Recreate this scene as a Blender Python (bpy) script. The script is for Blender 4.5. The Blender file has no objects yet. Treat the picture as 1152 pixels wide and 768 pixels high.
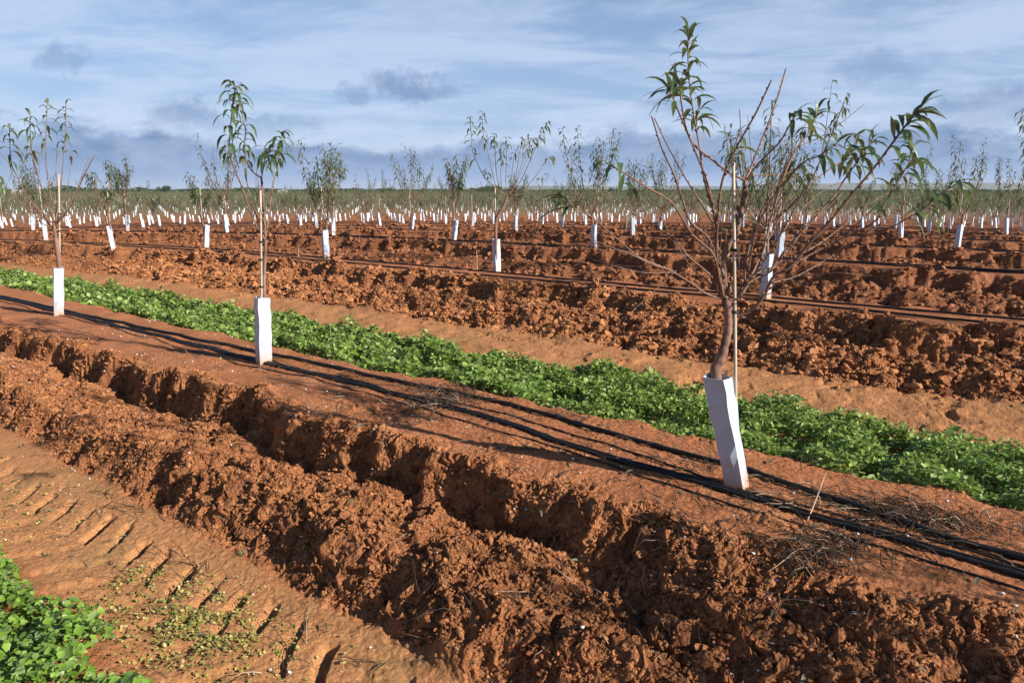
import bpy, math, random
import numpy as np
from mathutils import Vector, Matrix

rnd = random.Random(11)
nr = np.random.default_rng(7)
S = bpy.context.scene
COL = S.collection
R = math.radians

# ------------------------------------------------------------------ camera model
FPX, CX, CY = 850.0, 576.0, 384.0
PITCH = math.atan(171 / 850.0)
CP, SP = math.cos(PITCH), math.sin(PITCH)
CAMZ = 1.5

def at(px, py, D):
    """world point at forward distance D seen at photo pixel px,py (authoring aid)"""
    v = (py - CY) / FPX; u = (px - CX) / FPX
    f = CP - v * SP
    return np.array([u * D / f, D, CAMZ - D * (SP + v * CP) / f])

def on_ground(px, py, z=0.0):
    v = (py - CY) / FPX; u = (px - CX) / FPX
    f = CP - v * SP
    D = (CAMZ - z) / ((SP + v * CP) / f)
    return u * D / f, D

# rows: s runs along the tree rows, n across them
RX, RY, NX, NY = -.776, .6307, .6307, .776
def sn(x, y): return RX * x + RY * y, NX * x + NY * y
def xy(s, n): return RX * s + NX * n, RY * s + NY * n
PITCHN = 5.87
N0 = 3.5

# ------------------------------------------------------------------ numpy noise
def h2(ix, iy, seed):
    n = (ix.astype(np.uint32) * np.uint32(374761393) + iy.astype(np.uint32) * np.uint32(668265263)
         + np.uint32((seed * 974711 + 12345) & 0xffffffff))
    n = (n ^ (n >> np.uint32(13))) * np.uint32(1274126177)
    n = (n ^ (n >> np.uint32(16))) * np.uint32(2246822519)
    n = n ^ (n >> np.uint32(15))
    return n.astype(np.float64) / 4294967295.0

def vnoise(x, y, seed=0):
    xi = np.floor(x); yi = np.floor(y)
    fx = x - xi; fy = y - yi
    ix = xi.astype(np.int64); iy = yi.astype(np.int64)
    def g(dx, dy):
        a = h2(ix + dx, iy + dy, seed) * 6.2831853
        return np.cos(a) * (fx - dx) + np.sin(a) * (fy - dy)
    ux = fx * fx * fx * (fx * (fx * 6 - 15) + 10); uy = fy * fy * fy * (fy * (fy * 6 - 15) + 10)
    a = g(0, 0); b = g(1, 0); c = g(0, 1); d = g(1, 1)
    return ((a + ux * (b - a)) * (1 - uy) + (c + ux * (d - c)) * uy) * 1.5     # about -1..1

def fbm(x, y, seed=0, oct=3, gain=.5):
    t = 0; a = 1.0
    for i in range(oct):
        t = t + a * vnoise(x * 2 ** i + 17.3 * i, y * 2 ** i - 9.1 * i, seed + i); a *= gain
    return t

def clodnoise(x, y, seed):
    """domes of random size, one per cell: crumbs lying on the soil"""
    ix = np.floor(x).astype(np.int64); iy = np.floor(y).astype(np.int64)
    best = np.zeros_like(x)
    for dx in (-1, 0, 1):
        for dy in (-1, 0, 1):
            jx = ix + dx; jy = iy + dy
            cx = jx + h2(jx, jy, seed); cy = jy + h2(jx, jy, seed + 50)
            r = .30 + .55 * h2(jx, jy, seed + 99)
            d = np.hypot(x - cx, y - cy) / r
            best = np.maximum(best, r * np.sqrt(np.clip(1 - d * d, 0, 1)))
    return best

def sst(a, b, x):
    t = np.clip((x - a) / (b - a), 0, 1)
    return t * t * (3 - 2 * t)

# ------------------------------------------------------------------ terrain
def bend(s):
    t = np.clip(s - 11, 0, 14)
    return .011 * t * t + np.maximum(s - 25, 0) * .308

def warp_n(s, n):
    return n + bend(s) * sst(4.6, 8.2, n)

def row_n(k, s):                       # true n of row k at s
    b = float(bend(np.array(float(s)))) if k >= 1 else 0.0
    return N0 + PITCHN * k - b

def base_terrain(x, y):
    s, n = sn(x, y)
    nn = warp_n(s, n)
    k = np.round((nn - N0) / PITCHN)
    d = nn - N0 - PITCHN * k
    wob = .16 * vnoise(s * .9, k * 7.7, 3) + .10 * vnoise(s * 2.7, k * 3.1, 4) + .05 * vnoise(s * 7, k * 5.0, 5)
    top = -.02 + .035 * (1 - np.clip(d / .8, -1, 1) ** 2)
    first = (np.abs(k) < .5).astype(float)
    # near side: crumbly shoulder then an undercut little cliff
    sh_lo, sh_hi = -1.52 + .10 * vnoise(s * 1.3, k, 8), -.70
    shoulder = -.44 + .20 * sst(sh_lo, sh_lo + .30, d) + .03 * sst(sh_lo + .3, sh_hi, d)
    ditch = -.07 * np.exp(-((d - (-.72 + wob)) / .09) ** 2)
    qr = sst(2.6, .4, s)
    scarp = sst(-.68 - .42 * qr, -.55 + .12 * qr, d - wob)
    ditch = ditch * (1 - .8 * qr)
    near1 = (shoulder + ditch) * (1 - scarp) + top * scarp
    # rows further back have a longer plain slope of clods with a lesser cliff
    sl = -.44 + .21 * sst(-1.75, -.9, d + wob * .5)
    sc2 = sst(-.84, -.58, d - 1.5 * wob)
    near2 = sl * (1 - sc2) + top * sc2
    near = near1 * first + near2 * (1 - first)
    far = top + (-.42 - top) * sst(.62, 1.30, d + wob * .6)
    z = np.where(d < 0, near, far)
    z = np.where(d < -1.9, -.44 + 0 * z, z)
    mag = 1 + .28 * sst(7.5, 11, nn)
    z = top - (top - z) * mag
    elev = .11 * sst(5.8, 8.3, nn) - .10 * sst(15, 28, nn) - 1.5 * sst(20, 88, np.hypot(x, y))
    # roughness
    r_near = sst(sh_lo - .12, sh_lo + .15, d) * (1 - sst(-.62, -.36, d - wob))
    r2 = sst(-1.8, -1.55, d) * (1 - sst(-.60, -.30, d - wob))
    rough = np.where(first > .5, r_near, r2)
    rough = np.maximum(rough, .5 * sst(.55, .85, d) * (1 - sst(1.2, 1.6, d)))
    patch = sst(-.1, .7, fbm(s * 1.1, n * 1.6, 21, 2))
    rough = np.clip(rough * (.82 + .35 * vnoise(s * 1.7, n * 2.1, 23)) + .16 * patch + .12 + .16 * (k > .5) * sst(-1.2, -1.6, d), 0.08, 1.0)
    track = sst(-2.4, -2.2, d) * (1 - sst(-1.58, -1.45, d))
    valley = np.maximum(sst(-1.5, -1.75, d), sst(1.15, 1.5, d)) * (1 - first)
    rough = rough * (1 - .6 * track * (first > .5))
    return z + elev, rough, s, n, d, k, np.maximum(track * first, valley * .9), nn

def terrain(x, y, cell):
    z, rough, s, n, d, k, track, nn = base_terrain(x, y)
    dist = np.hypot(x, y)
    fade = 1 - sst(70, 130, dist)
    flat = -.22 + .11 * sst(5.8, 8.3, nn) - .10 * sst(15, 28, nn) - 1.5 * sst(20, 88, dist)
    z = z * fade + flat * (1 - fade)
    def w(lam): return np.clip(lam / (2.5 * cell) - .35, 0, 1)
    wx = x + .05 * vnoise(x * 9, y * 9, 31); wy = y + .05 * vnoise(x * 9, y * 9, 32)
    far_amp = 1 + .5 * sst(6, 9, nn)
    z = z + .05 * fbm(s * 2.2, n * 2.2, 40, 2) * (rough * .9 + .1) * w(.3)
    k1 = sst(5.9, 7.2, nn)
    rg = np.clip(rough * 1.1 - .12, 0, 1)
    z = z + (.46 * .36 * clodnoise(wx / .46 + .4 * vnoise(x * 3, y * 3, 35), wy / .46, 46) - .05) * rg * k1 * sst(-.5, .3, vnoise(x * .8, y * .8, 47)) * w(.46)
    z = z + .30 * .26 * clodnoise(wx / .30, wy / .30 + .4 * vnoise(x * 4, y * 4, 36), 48) * rg * sst(-.1, .4, vnoise(x * 1.3, y * 1.3, 49)) * w(.30)
    # hollows between the clods
    for lam, amp, sd in ((.24, .34, 91), (.12, .46, 92), (.06, .45, 93)):
        z = z - lam * amp * clodnoise(wx / lam, wy / lam, sd) * rg * (1 + .75 * k1) * w(lam) * sst(-.05, .35, vnoise(x / lam * .4, y / lam * .4, sd + 3))
    for lam, amp, sd in ((.19, .26, 51), (.095, .36, 52), (.05, .58, 53), (.027, .68, 54), (.016, .62, 55)):
        gate = 1.0 if lam < .06 else sst(-.35, .35, vnoise(x / lam * .35, y / lam * .35, sd + 7))
        r_ = np.clip(rough * 1.15 - (.18 if lam > .06 else .06), 0.0 if lam > .06 else .05, 1)
        z = z + lam * amp * clodnoise(wx / lam, wy / lam, sd) * r_ * w(lam) * gate * far_amp
    z = z + (.026 * (np.abs(fbm(wx * 13, wy * 13, 60, 3, .65)) - .25) + .012 * fbm(x * 34, y * 34, 67, 2, .7) * w(.03)) * rg * w(.06)
    z = z + .004 * fbm(x * 22, y * 22, 64, 3, .6) * w(.05)
    # tyre lugs pressed into the track
    q = (s - n * (RX * 0 + .6307) / .776) / .235 + .30 * vnoise(s * .8, n * .8, 71) + .10 * vnoise(s * 5, n * 5, 74) + .05 * vnoise(s * 13, n * 13, 75)
    fr = q - np.floor(q)
    idn = np.floor(q)
    lug = sst(.02, .09, fr) * (1 - sst(.16, .50, fr)) * sst(-.35, .25, vnoise(n * 7, idn * 3.3 + .5, 78) + .28)
    amp = .012 + .046 * h2(idn.astype(np.int64), idn.astype(np.int64) * 0, 5)
    e = .10 * vnoise(s * 3.1, n * 3, 73) + .05 * vnoise(s * 11, n * 11, 76)
    band = sst(1.50, 1.60, n + e) * (1 - sst(1.74, 1.84, n + e))
    q2 = (s + n * .5) / .285 + .5
    fr2 = q2 - np.floor(q2)
    lug2 = sst(.02, .15, fr2) * (1 - sst(.25, .55, fr2))
    band2 = sst(1.16, 1.24, n + e) * (1 - sst(1.42, 1.5, n + e))
    on = sst(-.6, .1, vnoise(s * .7 + 3, n * .4, 77) + .45)
    near = (dist < 14)
    z = z - (amp * lug * band + .018 * lug2 * band2) * on * near
    z = z + .02 * vnoise(s * .9, n * 3.0, 79) * track + .012 * np.exp(-((n - 1.95) / .05) ** 2) * track
    # ditch litter
    # horizontal crumbling: gives overhangs on the cliffs
    hx = (.040 * vnoise(x * 7, y * 7 + z * 12, 81) + .014 * vnoise(x * 23, y * 23 + z * 25, 82)) * rough * w(.12)
    hy = (.040 * vnoise(x * 7 + 40, y * 7 + z * 12, 83) + .014 * vnoise(x * 23 + 70, y * 23 + z * 25, 84)) * rough * w(.12)
    return z, hx, hy, rough, track, nn, dist

def gz(x, y):
    x = np.atleast_1d(np.asarray(x, float)); y = np.atleast_1d(np.asarray(y, float))
    c = np.clip(np.hypot(x, y) * .004, .006, 4)
    return terrain(x, y, c)[0]

def gz1(x, y): return float(gz(x, y)[0])

# ------------------------------------------------------------------ mesh helpers
def np_mesh(name, V, F, mats, smooth=True, midx=None):
    """V (n,3); F list of int arrays (m,3) / (m,4)"""
    me = bpy.data.meshes.new(name)
    F = [f for f in F if len(f)]
    nl = sum(f.size for f in F); nf = sum(len(f) for f in F)
    me.vertices.add(len(V)); me.vertices.foreach_set('co', np.ascontiguousarray(V, dtype=np.float32).ravel())
    me.loops.add(nl); me.polygons.add(nf)
    me.loops.foreach_set('vertex_index', np.concatenate([f.ravel() for f in F]).astype(np.int32))
    cnt = np.concatenate([np.full(len(f), f.shape[1]) for f in F])
    st = np.concatenate([[0], np.cumsum(cnt)[:-1]])
    me.polygons.foreach_set('loop_start', st.astype(np.int32))
    if midx is not None: me.polygons.foreach_set('material_index', np.asarray(midx, dtype=np.int32))
    me.polygons.foreach_set('use_smooth', np.full(nf, smooth))
    for m in mats: me.materials.append(m)
    me.update(calc_edges=True); me.validate()
    return me

class MB:
    """collects tubes, leaves and boxes; build() makes ONE mesh"""
    def __init__(self): self.v = []; self.f = []; self.m = []
    def add(self, vs, fs, mi=0):
        o = len(self.v); self.v.extend([tuple(p) for p in vs])
        for f in fs: self.f.append(tuple(i + o for i in f)); self.m.append(mi)
    def merge(self, other, mi):
        self.add(other.v, other.f, mi)
    def tube(self, pts, rad, sides=6, cap=True, mi=0):
        pts = [np.asarray(p, float) for p in pts]; n = len(pts)
        if not hasattr(rad, '__len__'): rad = [rad] * n
        t = pts[1] - pts[0]; t /= np.linalg.norm(t) + 1e-9
        a = np.cross(t, [0, 0, 1.0]);
        if np.linalg.norm(a) < .05: a = np.cross(t, [1.0, 0, 0])
        a /= np.linalg.norm(a)
        vs = []; fs = []
        for i in range(n):
            tt = pts[min(i + 1, n - 1)] - pts[max(i - 1, 0)]; tt = tt / (np.linalg.norm(tt) + 1e-9)
            a = a - tt * np.dot(a, tt); a /= np.linalg.norm(a) + 1e-9
            b = np.cross(tt, a)
            for j in range(sides):
                an = 2 * math.pi * j / sides
                vs.append(pts[i] + rad[i] * (a * math.cos(an) + b * math.sin(an)))
        for i in range(n - 1):
            for j in range(sides):
                j2 = (j + 1) % sides
                fs.append((i * sides + j, i * sides + j2, (i + 1) * sides + j2, (i + 1) * sides + j))
        if cap:
            fs.append(tuple(range(sides))[::-1]); fs.append(tuple((n - 1) * sides + j for j in range(sides)))
        self.add(vs, fs, mi)
    def leaf(self, base, d, L, W, droop, roll=0.0, seg=5, fold=.35, mi=0):
        p = np.asarray(base, float).copy(); d = np.asarray(d, float); d = d / np.linalg.norm(d)
        prof = {5: (.10, .72, 1.0, .88, .5, .03), 3: (.12, 1.0, .75, .03), 2: (.1, 1.0, .05)}[seg]
        up = np.array([0, 0, 1.0]) + .35 * np.array([math.cos(roll), math.sin(roll), 0])
        vs = []; fs = []
        wob = rnd.uniform(-.06, .06)
        for i in range(seg + 1):
            side = np.cross(d, up); nn = np.linalg.norm(side)
            side = side / nn if nn > 1e-3 else np.array([1.0, 0, 0])
            nor = np.cross(side, d)
            w = W * .5 * prof[i]
            e = nor * w * fold
            vs += [p - side * w + e, p, p + side * w + e]
            d = d + np.array([wob, -wob, -droop * (1.35 if i else .8)]) * (1.0 / seg); d = d / np.linalg.norm(d)
            p = p + d * L / seg
        for i in range(seg):
            a = i * 3
            fs += [(a, a + 1, a + 4, a + 3), (a + 1, a + 2, a + 5, a + 4)]
        self.add(vs, fs, mi)
    def box(self, c, sx, sy, sz, mi=0, M=None):
        vs = [np.array([x * sx / 2, y * sy / 2, z * sz / 2]) for x in (-1, 1) for y in (-1, 1) for z in (-1, 1)]
        if M is not None: vs = [np.array(M @ Vector(v)) for v in vs]
        vs = [v + np.asarray(c, float) for v in vs]
        self.add(vs, [(0, 1, 3, 2), (4, 6, 7, 5), (0, 4, 5, 1), (2, 3, 7, 6), (0, 2, 6, 4), (1, 5, 7, 3)], mi)
    def mesh(self, name, mats, off=(0, 0, 0), smooth=True):
        me = bpy.data.meshes.new(name)
        o = np.asarray(off, float)
        V = np.asarray(self.v, float).reshape(-1, 3) - o
        me.from_pydata(V.tolist(), [], self.f)
        for m in (mats if isinstance(mats, (list, tuple)) else [mats]): me.materials.append(m)
        me.polygons.foreach_set('use_smooth', np.full(len(self.f), smooth))
        me.polygons.foreach_set('material_index', np.asarray(self.m, dtype=np.int32))
        me.update()
        return me

def link(name, me, parent=None, loc=None):
    o = bpy.data.objects.new(name, me); COL.objects.link(o)
    if parent is not None: o.parent = parent
    if loc is not None: o.location = loc
    return o

def tag(o, label=None, cat=None, group=None, kind=None):
    if label: o['label'] = label
    if cat: o['category'] = cat
    if group: o['group'] = group
    if kind: o['kind'] = kind
    return o

def empty(name, loc, rz=0.0):
    o = bpy.data.objects.new(name, None); COL.objects.link(o)
    o.location = loc; o.rotation_euler = (0, 0, rz); o.empty_display_size = .2
    return o

def smooth_poly(pts, per=6):
    P = [np.asarray(p, float) for p in pts]
    if len(P) == 2:
        return [P[0] + (P[1] - P[0]) * i / per for i in range(per + 1)]
    Q = [2 * P[0] - P[1]] + P + [2 * P[-1] - P[-2]]
    out = []
    for i in range(1, len(Q) - 2):
        a, b, c, d = Q[i - 1], Q[i], Q[i + 1], Q[i + 2]
        for j in range(per):
            t = j / per
            out.append(.5 * ((2 * b) + (c - a) * t + (2 * a - 5 * b + 4 * c - d) * t * t + (3 * b - a - 3 * c + d) * t ** 3))
    out.append(P[-1])
    return out

# ------------------------------------------------------------------ materials
def new_mat(name):
    m = bpy.data.materials.new(name); m.use_nodes = True
    nt = m.node_tree; nt.nodes.clear()
    out = nt.nodes.new('ShaderNodeOutputMaterial'); b = nt.nodes.new('ShaderNodeBsdfPrincipled')
    nt.links.new(b.outputs[0], out.inputs[0])
    return m, nt, b, out

def N(nt, t, **kw):
    n = nt.nodes.new(t)
    for k, v in kw.items():
        if k in n.inputs: n.inputs[k].default_value = v
        else: setattr(n, k, v)
    return n

def ramp(nt, fac, stops):
    r = nt.nodes.new('ShaderNodeValToRGB'); cr = r.color_ramp
    while len(cr.elements) < len(stops): cr.elements.new(.5)
    for e, (p, c) in zip(cr.elements, stops): e.position = p; e.color = (*c, 1)
    if fac is not None: nt.links.new(fac, r.inputs[0])
    return r.outputs[0]

def mixc(nt, fac, a, b, blend='MIX'):
    m = nt.nodes.new('ShaderNodeMix'); m.data_type = 'RGBA'; m.blend_type = blend
    for sock, val in ((m.inputs[0], fac), (m.inputs[6], a), (m.inputs[7], b)):
        if hasattr(val, 'is_output'): nt.links.new(val, sock)
        elif isinstance(val, (int, float)): sock.default_value = val
        else: sock.default_value = (*val, 1)
    return m.outputs[2]

def noise(nt, vec, scale, detail=4, rough=.55, dist=0.0):
    n = N(nt, 'ShaderNodeTexNoise', Scale=scale, Detail=detail, Roughness=rough, Distortion=dist)
    if vec is not None: nt.links.new(vec, n.inputs['Vector'])
    return n.outputs['Fac']

def bump(nt, h, strength, dist, b, prev=None):
    bp = N(nt, 'ShaderNodeBump', Strength=strength, Distance=dist)
    nt.links.new(h, bp.inputs['Height'])
    if prev is not None: nt.links.new(prev, bp.inputs['Normal'])
    if b is not None: nt.links.new(bp.outputs[0], b.inputs['Normal'])
    return bp.outputs[0]

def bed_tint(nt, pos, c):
    # the beds beyond the green strip get a darker, duller soil tint
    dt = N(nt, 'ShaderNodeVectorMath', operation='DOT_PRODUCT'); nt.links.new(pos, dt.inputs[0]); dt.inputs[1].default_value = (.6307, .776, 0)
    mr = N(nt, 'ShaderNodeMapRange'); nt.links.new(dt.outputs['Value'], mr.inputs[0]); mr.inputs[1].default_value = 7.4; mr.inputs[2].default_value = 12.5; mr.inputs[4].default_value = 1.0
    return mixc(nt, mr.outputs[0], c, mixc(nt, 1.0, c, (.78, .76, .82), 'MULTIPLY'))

def soil_material():
    m, nt, b, out = new_mat('red_clay_soil')
    geo = N(nt, 'ShaderNodeNewGeometry'); pos = geo.outputs['Position']
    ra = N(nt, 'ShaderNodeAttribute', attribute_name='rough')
    tr = N(nt, 'ShaderNodeAttribute', attribute_name='track')
    fa = N(nt, 'ShaderNodeAttribute', attribute_name='far')
    c1 = ramp(nt, noise(nt, pos, 2.2, 5, .6), [(.3, (.30, .108, .044)), (.52, (.40, .152, .064)), (.72, (.46, .195, .088))])
    c2 = ramp(nt, noise(nt, pos, 38, 5, .7), [(.3, (.55, .5, .46)), (.5, (1, 1, 1)), (.72, (1.22, 1.26, 1.3))])
    c = mixc(nt, .75, c1, c2, 'MULTIPLY')
    # compacted, paler track
    c = mixc(nt, tr.outputs['Fac'], c, mixc(nt, .8, (.45, .212, .088), c2, 'MULTIPLY'))
    # darker and browner the rougher the ground is
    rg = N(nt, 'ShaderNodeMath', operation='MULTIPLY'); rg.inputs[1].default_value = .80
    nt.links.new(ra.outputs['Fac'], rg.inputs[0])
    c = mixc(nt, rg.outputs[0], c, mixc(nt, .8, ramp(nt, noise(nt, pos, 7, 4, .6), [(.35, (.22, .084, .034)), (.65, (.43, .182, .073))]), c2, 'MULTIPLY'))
    # thin pale algae / weedy film in places of the track
    al = ramp(nt, noise(nt, pos, 1.4, 4, .6), [(.56, (0, 0, 0)), (.72, (1, 1, 1))])
    al2 = N(nt, 'ShaderNodeMath', operation='MULTIPLY'); nt.links.new(al, al2.inputs[0]); nt.links.new(tr.outputs['Fac'], al2.inputs[1])
    al3 = N(nt, 'ShaderNodeMath', operation='MULTIPLY'); nt.links.new(al2.outputs[0], al3.inputs[0]); al3.inputs[1].default_value = .45
    c = mixc(nt, al3.outputs[0], c, (.24, .185, .07))
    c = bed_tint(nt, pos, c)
    # far weedy ground
    c = mixc(nt, fa.outputs['Fac'], c, ramp(nt, noise(nt, pos, .035, 5, .6), [(.35, (.115, .115, .05)), (.6, (.16, .15, .07)), (.75, (.20, .15, .08))]))
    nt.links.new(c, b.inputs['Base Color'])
    b.inputs['Roughness'].default_value = .93
    b.inputs['Specular IOR Level'].default_value = .2
    n1 = bump(nt, noise(nt, pos, 45, 6, .7), 1.0, .02, None)
    vo = N(nt, 'ShaderNodeTexVoronoi', Scale=62.0); vo.inputs['Randomness'].default_value = 1.0
    wv = N(nt, 'ShaderNodeVectorMath', operation='ADD'); nz_ = N(nt, 'ShaderNodeTexNoise', Scale=50.0, Detail=2.0)
    nt.links.new(pos, nz_.inputs['Vector'])
    ws = N(nt, 'ShaderNodeVectorMath', operation='SCALE'); nt.links.new(nz_.outputs['Color'], ws.inputs[0]); ws.inputs['Scale'].default_value = .02
    nt.links.new(pos, wv.inputs[0]); nt.links.new(ws.outputs[0], wv.inputs[1]); nt.links.new(wv.outputs[0], vo.inputs['Vector'])
    iv = N(nt, 'ShaderNodeMath', operation='SUBTRACT'); iv.inputs[0].default_value = 1.0; nt.links.new(vo.outputs['Distance'], iv.inputs[1])
    vb = N(nt, 'ShaderNodeBump', Distance=.016); nt.links.new(iv.outputs[0], vb.inputs['Height']); nt.links.new(n1, vb.inputs['Normal'])
    nt.links.new(ra.outputs['Fac'], vb.inputs['Strength'])
    bump(nt, noise(nt, pos, 170, 3, .6), .6, .003, b, vb.outputs[0])
    return m

def leaf_material(name, cols, under, transl=.22, rough=.42, spec=.5):
    m, nt, b, out = new_mat(name)
    geo = N(nt, 'ShaderNodeNewGeometry')
    c = ramp(nt, geo.outputs['Random Per Island'], [(i / (len(cols) - 1), k) for i, k in enumerate(cols)])
    c = mixc(nt, .5, c, ramp(nt, noise(nt, geo.outputs['Position'], 30, 2), [(.3, (.75, .75, .75)), (.7, (1.2, 1.2, 1.2))]), 'MULTIPLY')
    c = mixc(nt, geo.outputs['Backfacing'], c, mixc(nt, .6, c, under))
    nt.links.new(c, b.inputs['Base Color'])
    b.inputs['Roughness'].default_value = rough; b.inputs['Specular IOR Level'].default_value = spec
    t = N(nt, 'ShaderNodeBsdfTranslucent'); nt.links.new(mixc(nt, .6, c, (.6, .8, .25), 'MULTIPLY'), t.inputs[0])
    nt.links.new(mixc(nt, .5, c, (.24, .36, .06)), t.inputs[0])
    mx = N(nt, 'ShaderNodeMixShader'); mx.inputs[0].default_value = transl
    nt.links.new(b.outputs[0], mx.inputs[1]); nt.links.new(t.outputs[0], mx.inputs[2]); nt.links.new(mx.outputs[0], out.inputs[0])
    return m

def simple(name, c_lo, c_hi, scale, rough=.8, bstr=.4, bdist=.003, spec=.3, stretch=None):
    m, nt, b, out = new_mat(name)
    tc = N(nt, 'ShaderNodeTexCoord'); vec = tc.outputs['Object']
    if stretch:
        mp = N(nt, 'ShaderNodeMapping'); mp.inputs['Scale'].default_value = stretch; nt.links.new(vec, mp.inputs[0]); vec = mp.outputs[0]
    f = noise(nt, vec, scale, 5, .6)
    nt.links.new(ramp(nt, f, [(.3, c_lo), (.7, c_hi)]), b.inputs['Base Color'])
    b.inputs['Roughness'].default_value = rough; b.inputs['Specular IOR Level'].default_value = spec
    if bstr: bump(nt, f, bstr, bdist, b)
    return m

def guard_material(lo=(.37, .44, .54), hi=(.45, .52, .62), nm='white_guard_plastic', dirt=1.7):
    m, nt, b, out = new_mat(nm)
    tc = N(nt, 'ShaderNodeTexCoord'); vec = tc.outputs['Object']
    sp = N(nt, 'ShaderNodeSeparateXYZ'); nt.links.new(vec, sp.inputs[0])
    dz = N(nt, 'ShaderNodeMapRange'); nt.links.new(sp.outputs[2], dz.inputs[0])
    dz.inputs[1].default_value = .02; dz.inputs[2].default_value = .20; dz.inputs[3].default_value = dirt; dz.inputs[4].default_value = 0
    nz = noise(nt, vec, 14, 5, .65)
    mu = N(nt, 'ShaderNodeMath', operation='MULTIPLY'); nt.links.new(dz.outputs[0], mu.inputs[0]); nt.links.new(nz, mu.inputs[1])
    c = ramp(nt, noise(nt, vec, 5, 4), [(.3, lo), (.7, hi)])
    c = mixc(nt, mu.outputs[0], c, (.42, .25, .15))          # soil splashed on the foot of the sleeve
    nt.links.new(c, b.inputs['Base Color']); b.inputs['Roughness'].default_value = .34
    b0 = bump(nt, noise(nt, vec, 9, 3), .25, .02, None)
    wn = N(nt, 'ShaderNodeVectorMath', operation='ADD'); wo_ = N(nt, 'ShaderNodeTexNoise', Scale=7.0, Detail=2.0); nt.links.new(vec, wo_.inputs['Vector'])
    wsc = N(nt, 'ShaderNodeVectorMath', operation='SCALE'); nt.links.new(wo_.outputs['Color'], wsc.inputs[0]); wsc.inputs['Scale'].default_value = .12
    nt.links.new(vec, wn.inputs[0]); nt.links.new(wsc.outputs[0], wn.inputs[1])
    ve = N(nt, 'ShaderNodeTexVoronoi', Scale=8.0); ve.feature = 'DISTANCE_TO_EDGE'; nt.links.new(wn.outputs[0], ve.inputs['Vector'])
    cr_ = N(nt, 'ShaderNodeMapRange'); nt.links.new(ve.outputs['Distance'], cr_.inputs[0]); cr_.inputs[2].default_value = .22
    bump(nt, cr_.outputs[0], .5, .006, b, b0)
    t = N(nt, 'ShaderNodeBsdfTranslucent'); nt.links.new(c, t.inputs[0])
    mx = N(nt, 'ShaderNodeMixShader'); mx.inputs[0].default_value = .02
    nt.links.new(b.outputs[0], mx.inputs[1]); nt.links.new(t.outputs[0], mx.inputs[2]); nt.links.new(mx.outputs[0], out.inputs[0])
    return m

M_SOIL = soil_material()
M_LEAF = leaf_material('peach_leaf', [(.030, .062, .020), (.045, .088, .028), (.060, .105, .034), (.085, .120, .045), (.12, .12, .04)], (.20, .25, .17), .2)
M_LEAFMID = leaf_material('dusty_leaf', [(.045, .075, .030), (.065, .100, .042), (.085, .115, .055), (.11, .125, .065)], (.20, .24, .17), .2)
M_FAR = leaf_material('far_leaf', [(.075, .090, .038), (.095, .110, .048), (.125, .120, .058), (.15, .115, .062)], (.16, .18, .10), .2, .7, .2)
M_CROP = leaf_material('cover_crop_leaf', [(.085, .145, .020), (.135, .225, .032), (.195, .295, .050), (.29, .37, .12)], (.28, .34, .15), .25, .5, .35)
M_CROP2 = leaf_material('clover_leaf', [(.11, .21, .024), (.17, .29, .034), (.22, .35, .05), (.16, .23, .085)], (.22, .32, .12), .3, .45)
M_WEED = leaf_material('yellow_weed_leaf', [(.16, .22, .04), (.30, .29, .07), (.46, .38, .12), (.40, .29, .12)], (.3, .28, .10), .25, .6)
M_BARK = simple('grey_brown_bark', (.085, .045, .033), (.29, .17, .125), 22, .8, .9, .006, .3, (1, 1, .35))
M_SHOOT = simple('red_brown_shoot_bark', (.075, .040, .028), (.215, .125, .082), 24, .6, .3, .002, .4, (1, 1, .3))
M_STAKE = simple('pale_cane', (.30, .25, .19), (.48, .42, .34), 18, .6, .3, .002, .4, (1, 1, .1))
M_TIE = simple('black_rubber_tie', (.012, .012, .012), (.03, .03, .03), 30, .6)
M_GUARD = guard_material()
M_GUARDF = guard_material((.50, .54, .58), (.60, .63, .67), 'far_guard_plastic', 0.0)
M_HOSE = simple('black_polyethylene', (.010, .010, .011), (.030, .028, .027), 40, .55, .2, .001, .22)
M_DRY = simple('dry_twig', (.022, .016, .012), (.085, .058, .038), 14, .85, .3, .001, .2)
M_STICK = simple('bleached_stick', (.26, .17, .11), (.46, .34, .24), 14, .8, .3, .001, .2)
M_CHIP = simple('white_chip', (.50, .46, .42), (.78, .75, .70), 30, .8, .3, .001, .3)
M_LITTER = leaf_material('fallen_leaf', [(.05, .055, .03), (.10, .09, .05), (.16, .17, .12), (.22, .15, .09)], (.24, .24, .19), .1, .6)
M_HILL = simple('distant_hill', (.055, .07, .035), (.10, .10, .055), .004, .95, 0)
M_WALL = simple('whitewashed_wall', (.72, .70, .66), (.82, .80, .77), 2, .8, 0)
M_ROOF = simple('grey_sheet_roof', (.28, .26, .25), (.40, .37, .35), 2, .7, 0)
M_DOOR = simple('dark_door', (.05, .05, .05), (.09, .08, .07), 2, .6, 0)
M_FTREE = leaf_material('dark_evergreen', [(.022, .038, .014), (.035, .055, .02), (.05, .07, .028)], (.05, .07, .03), .1, .6, .3)

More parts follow.
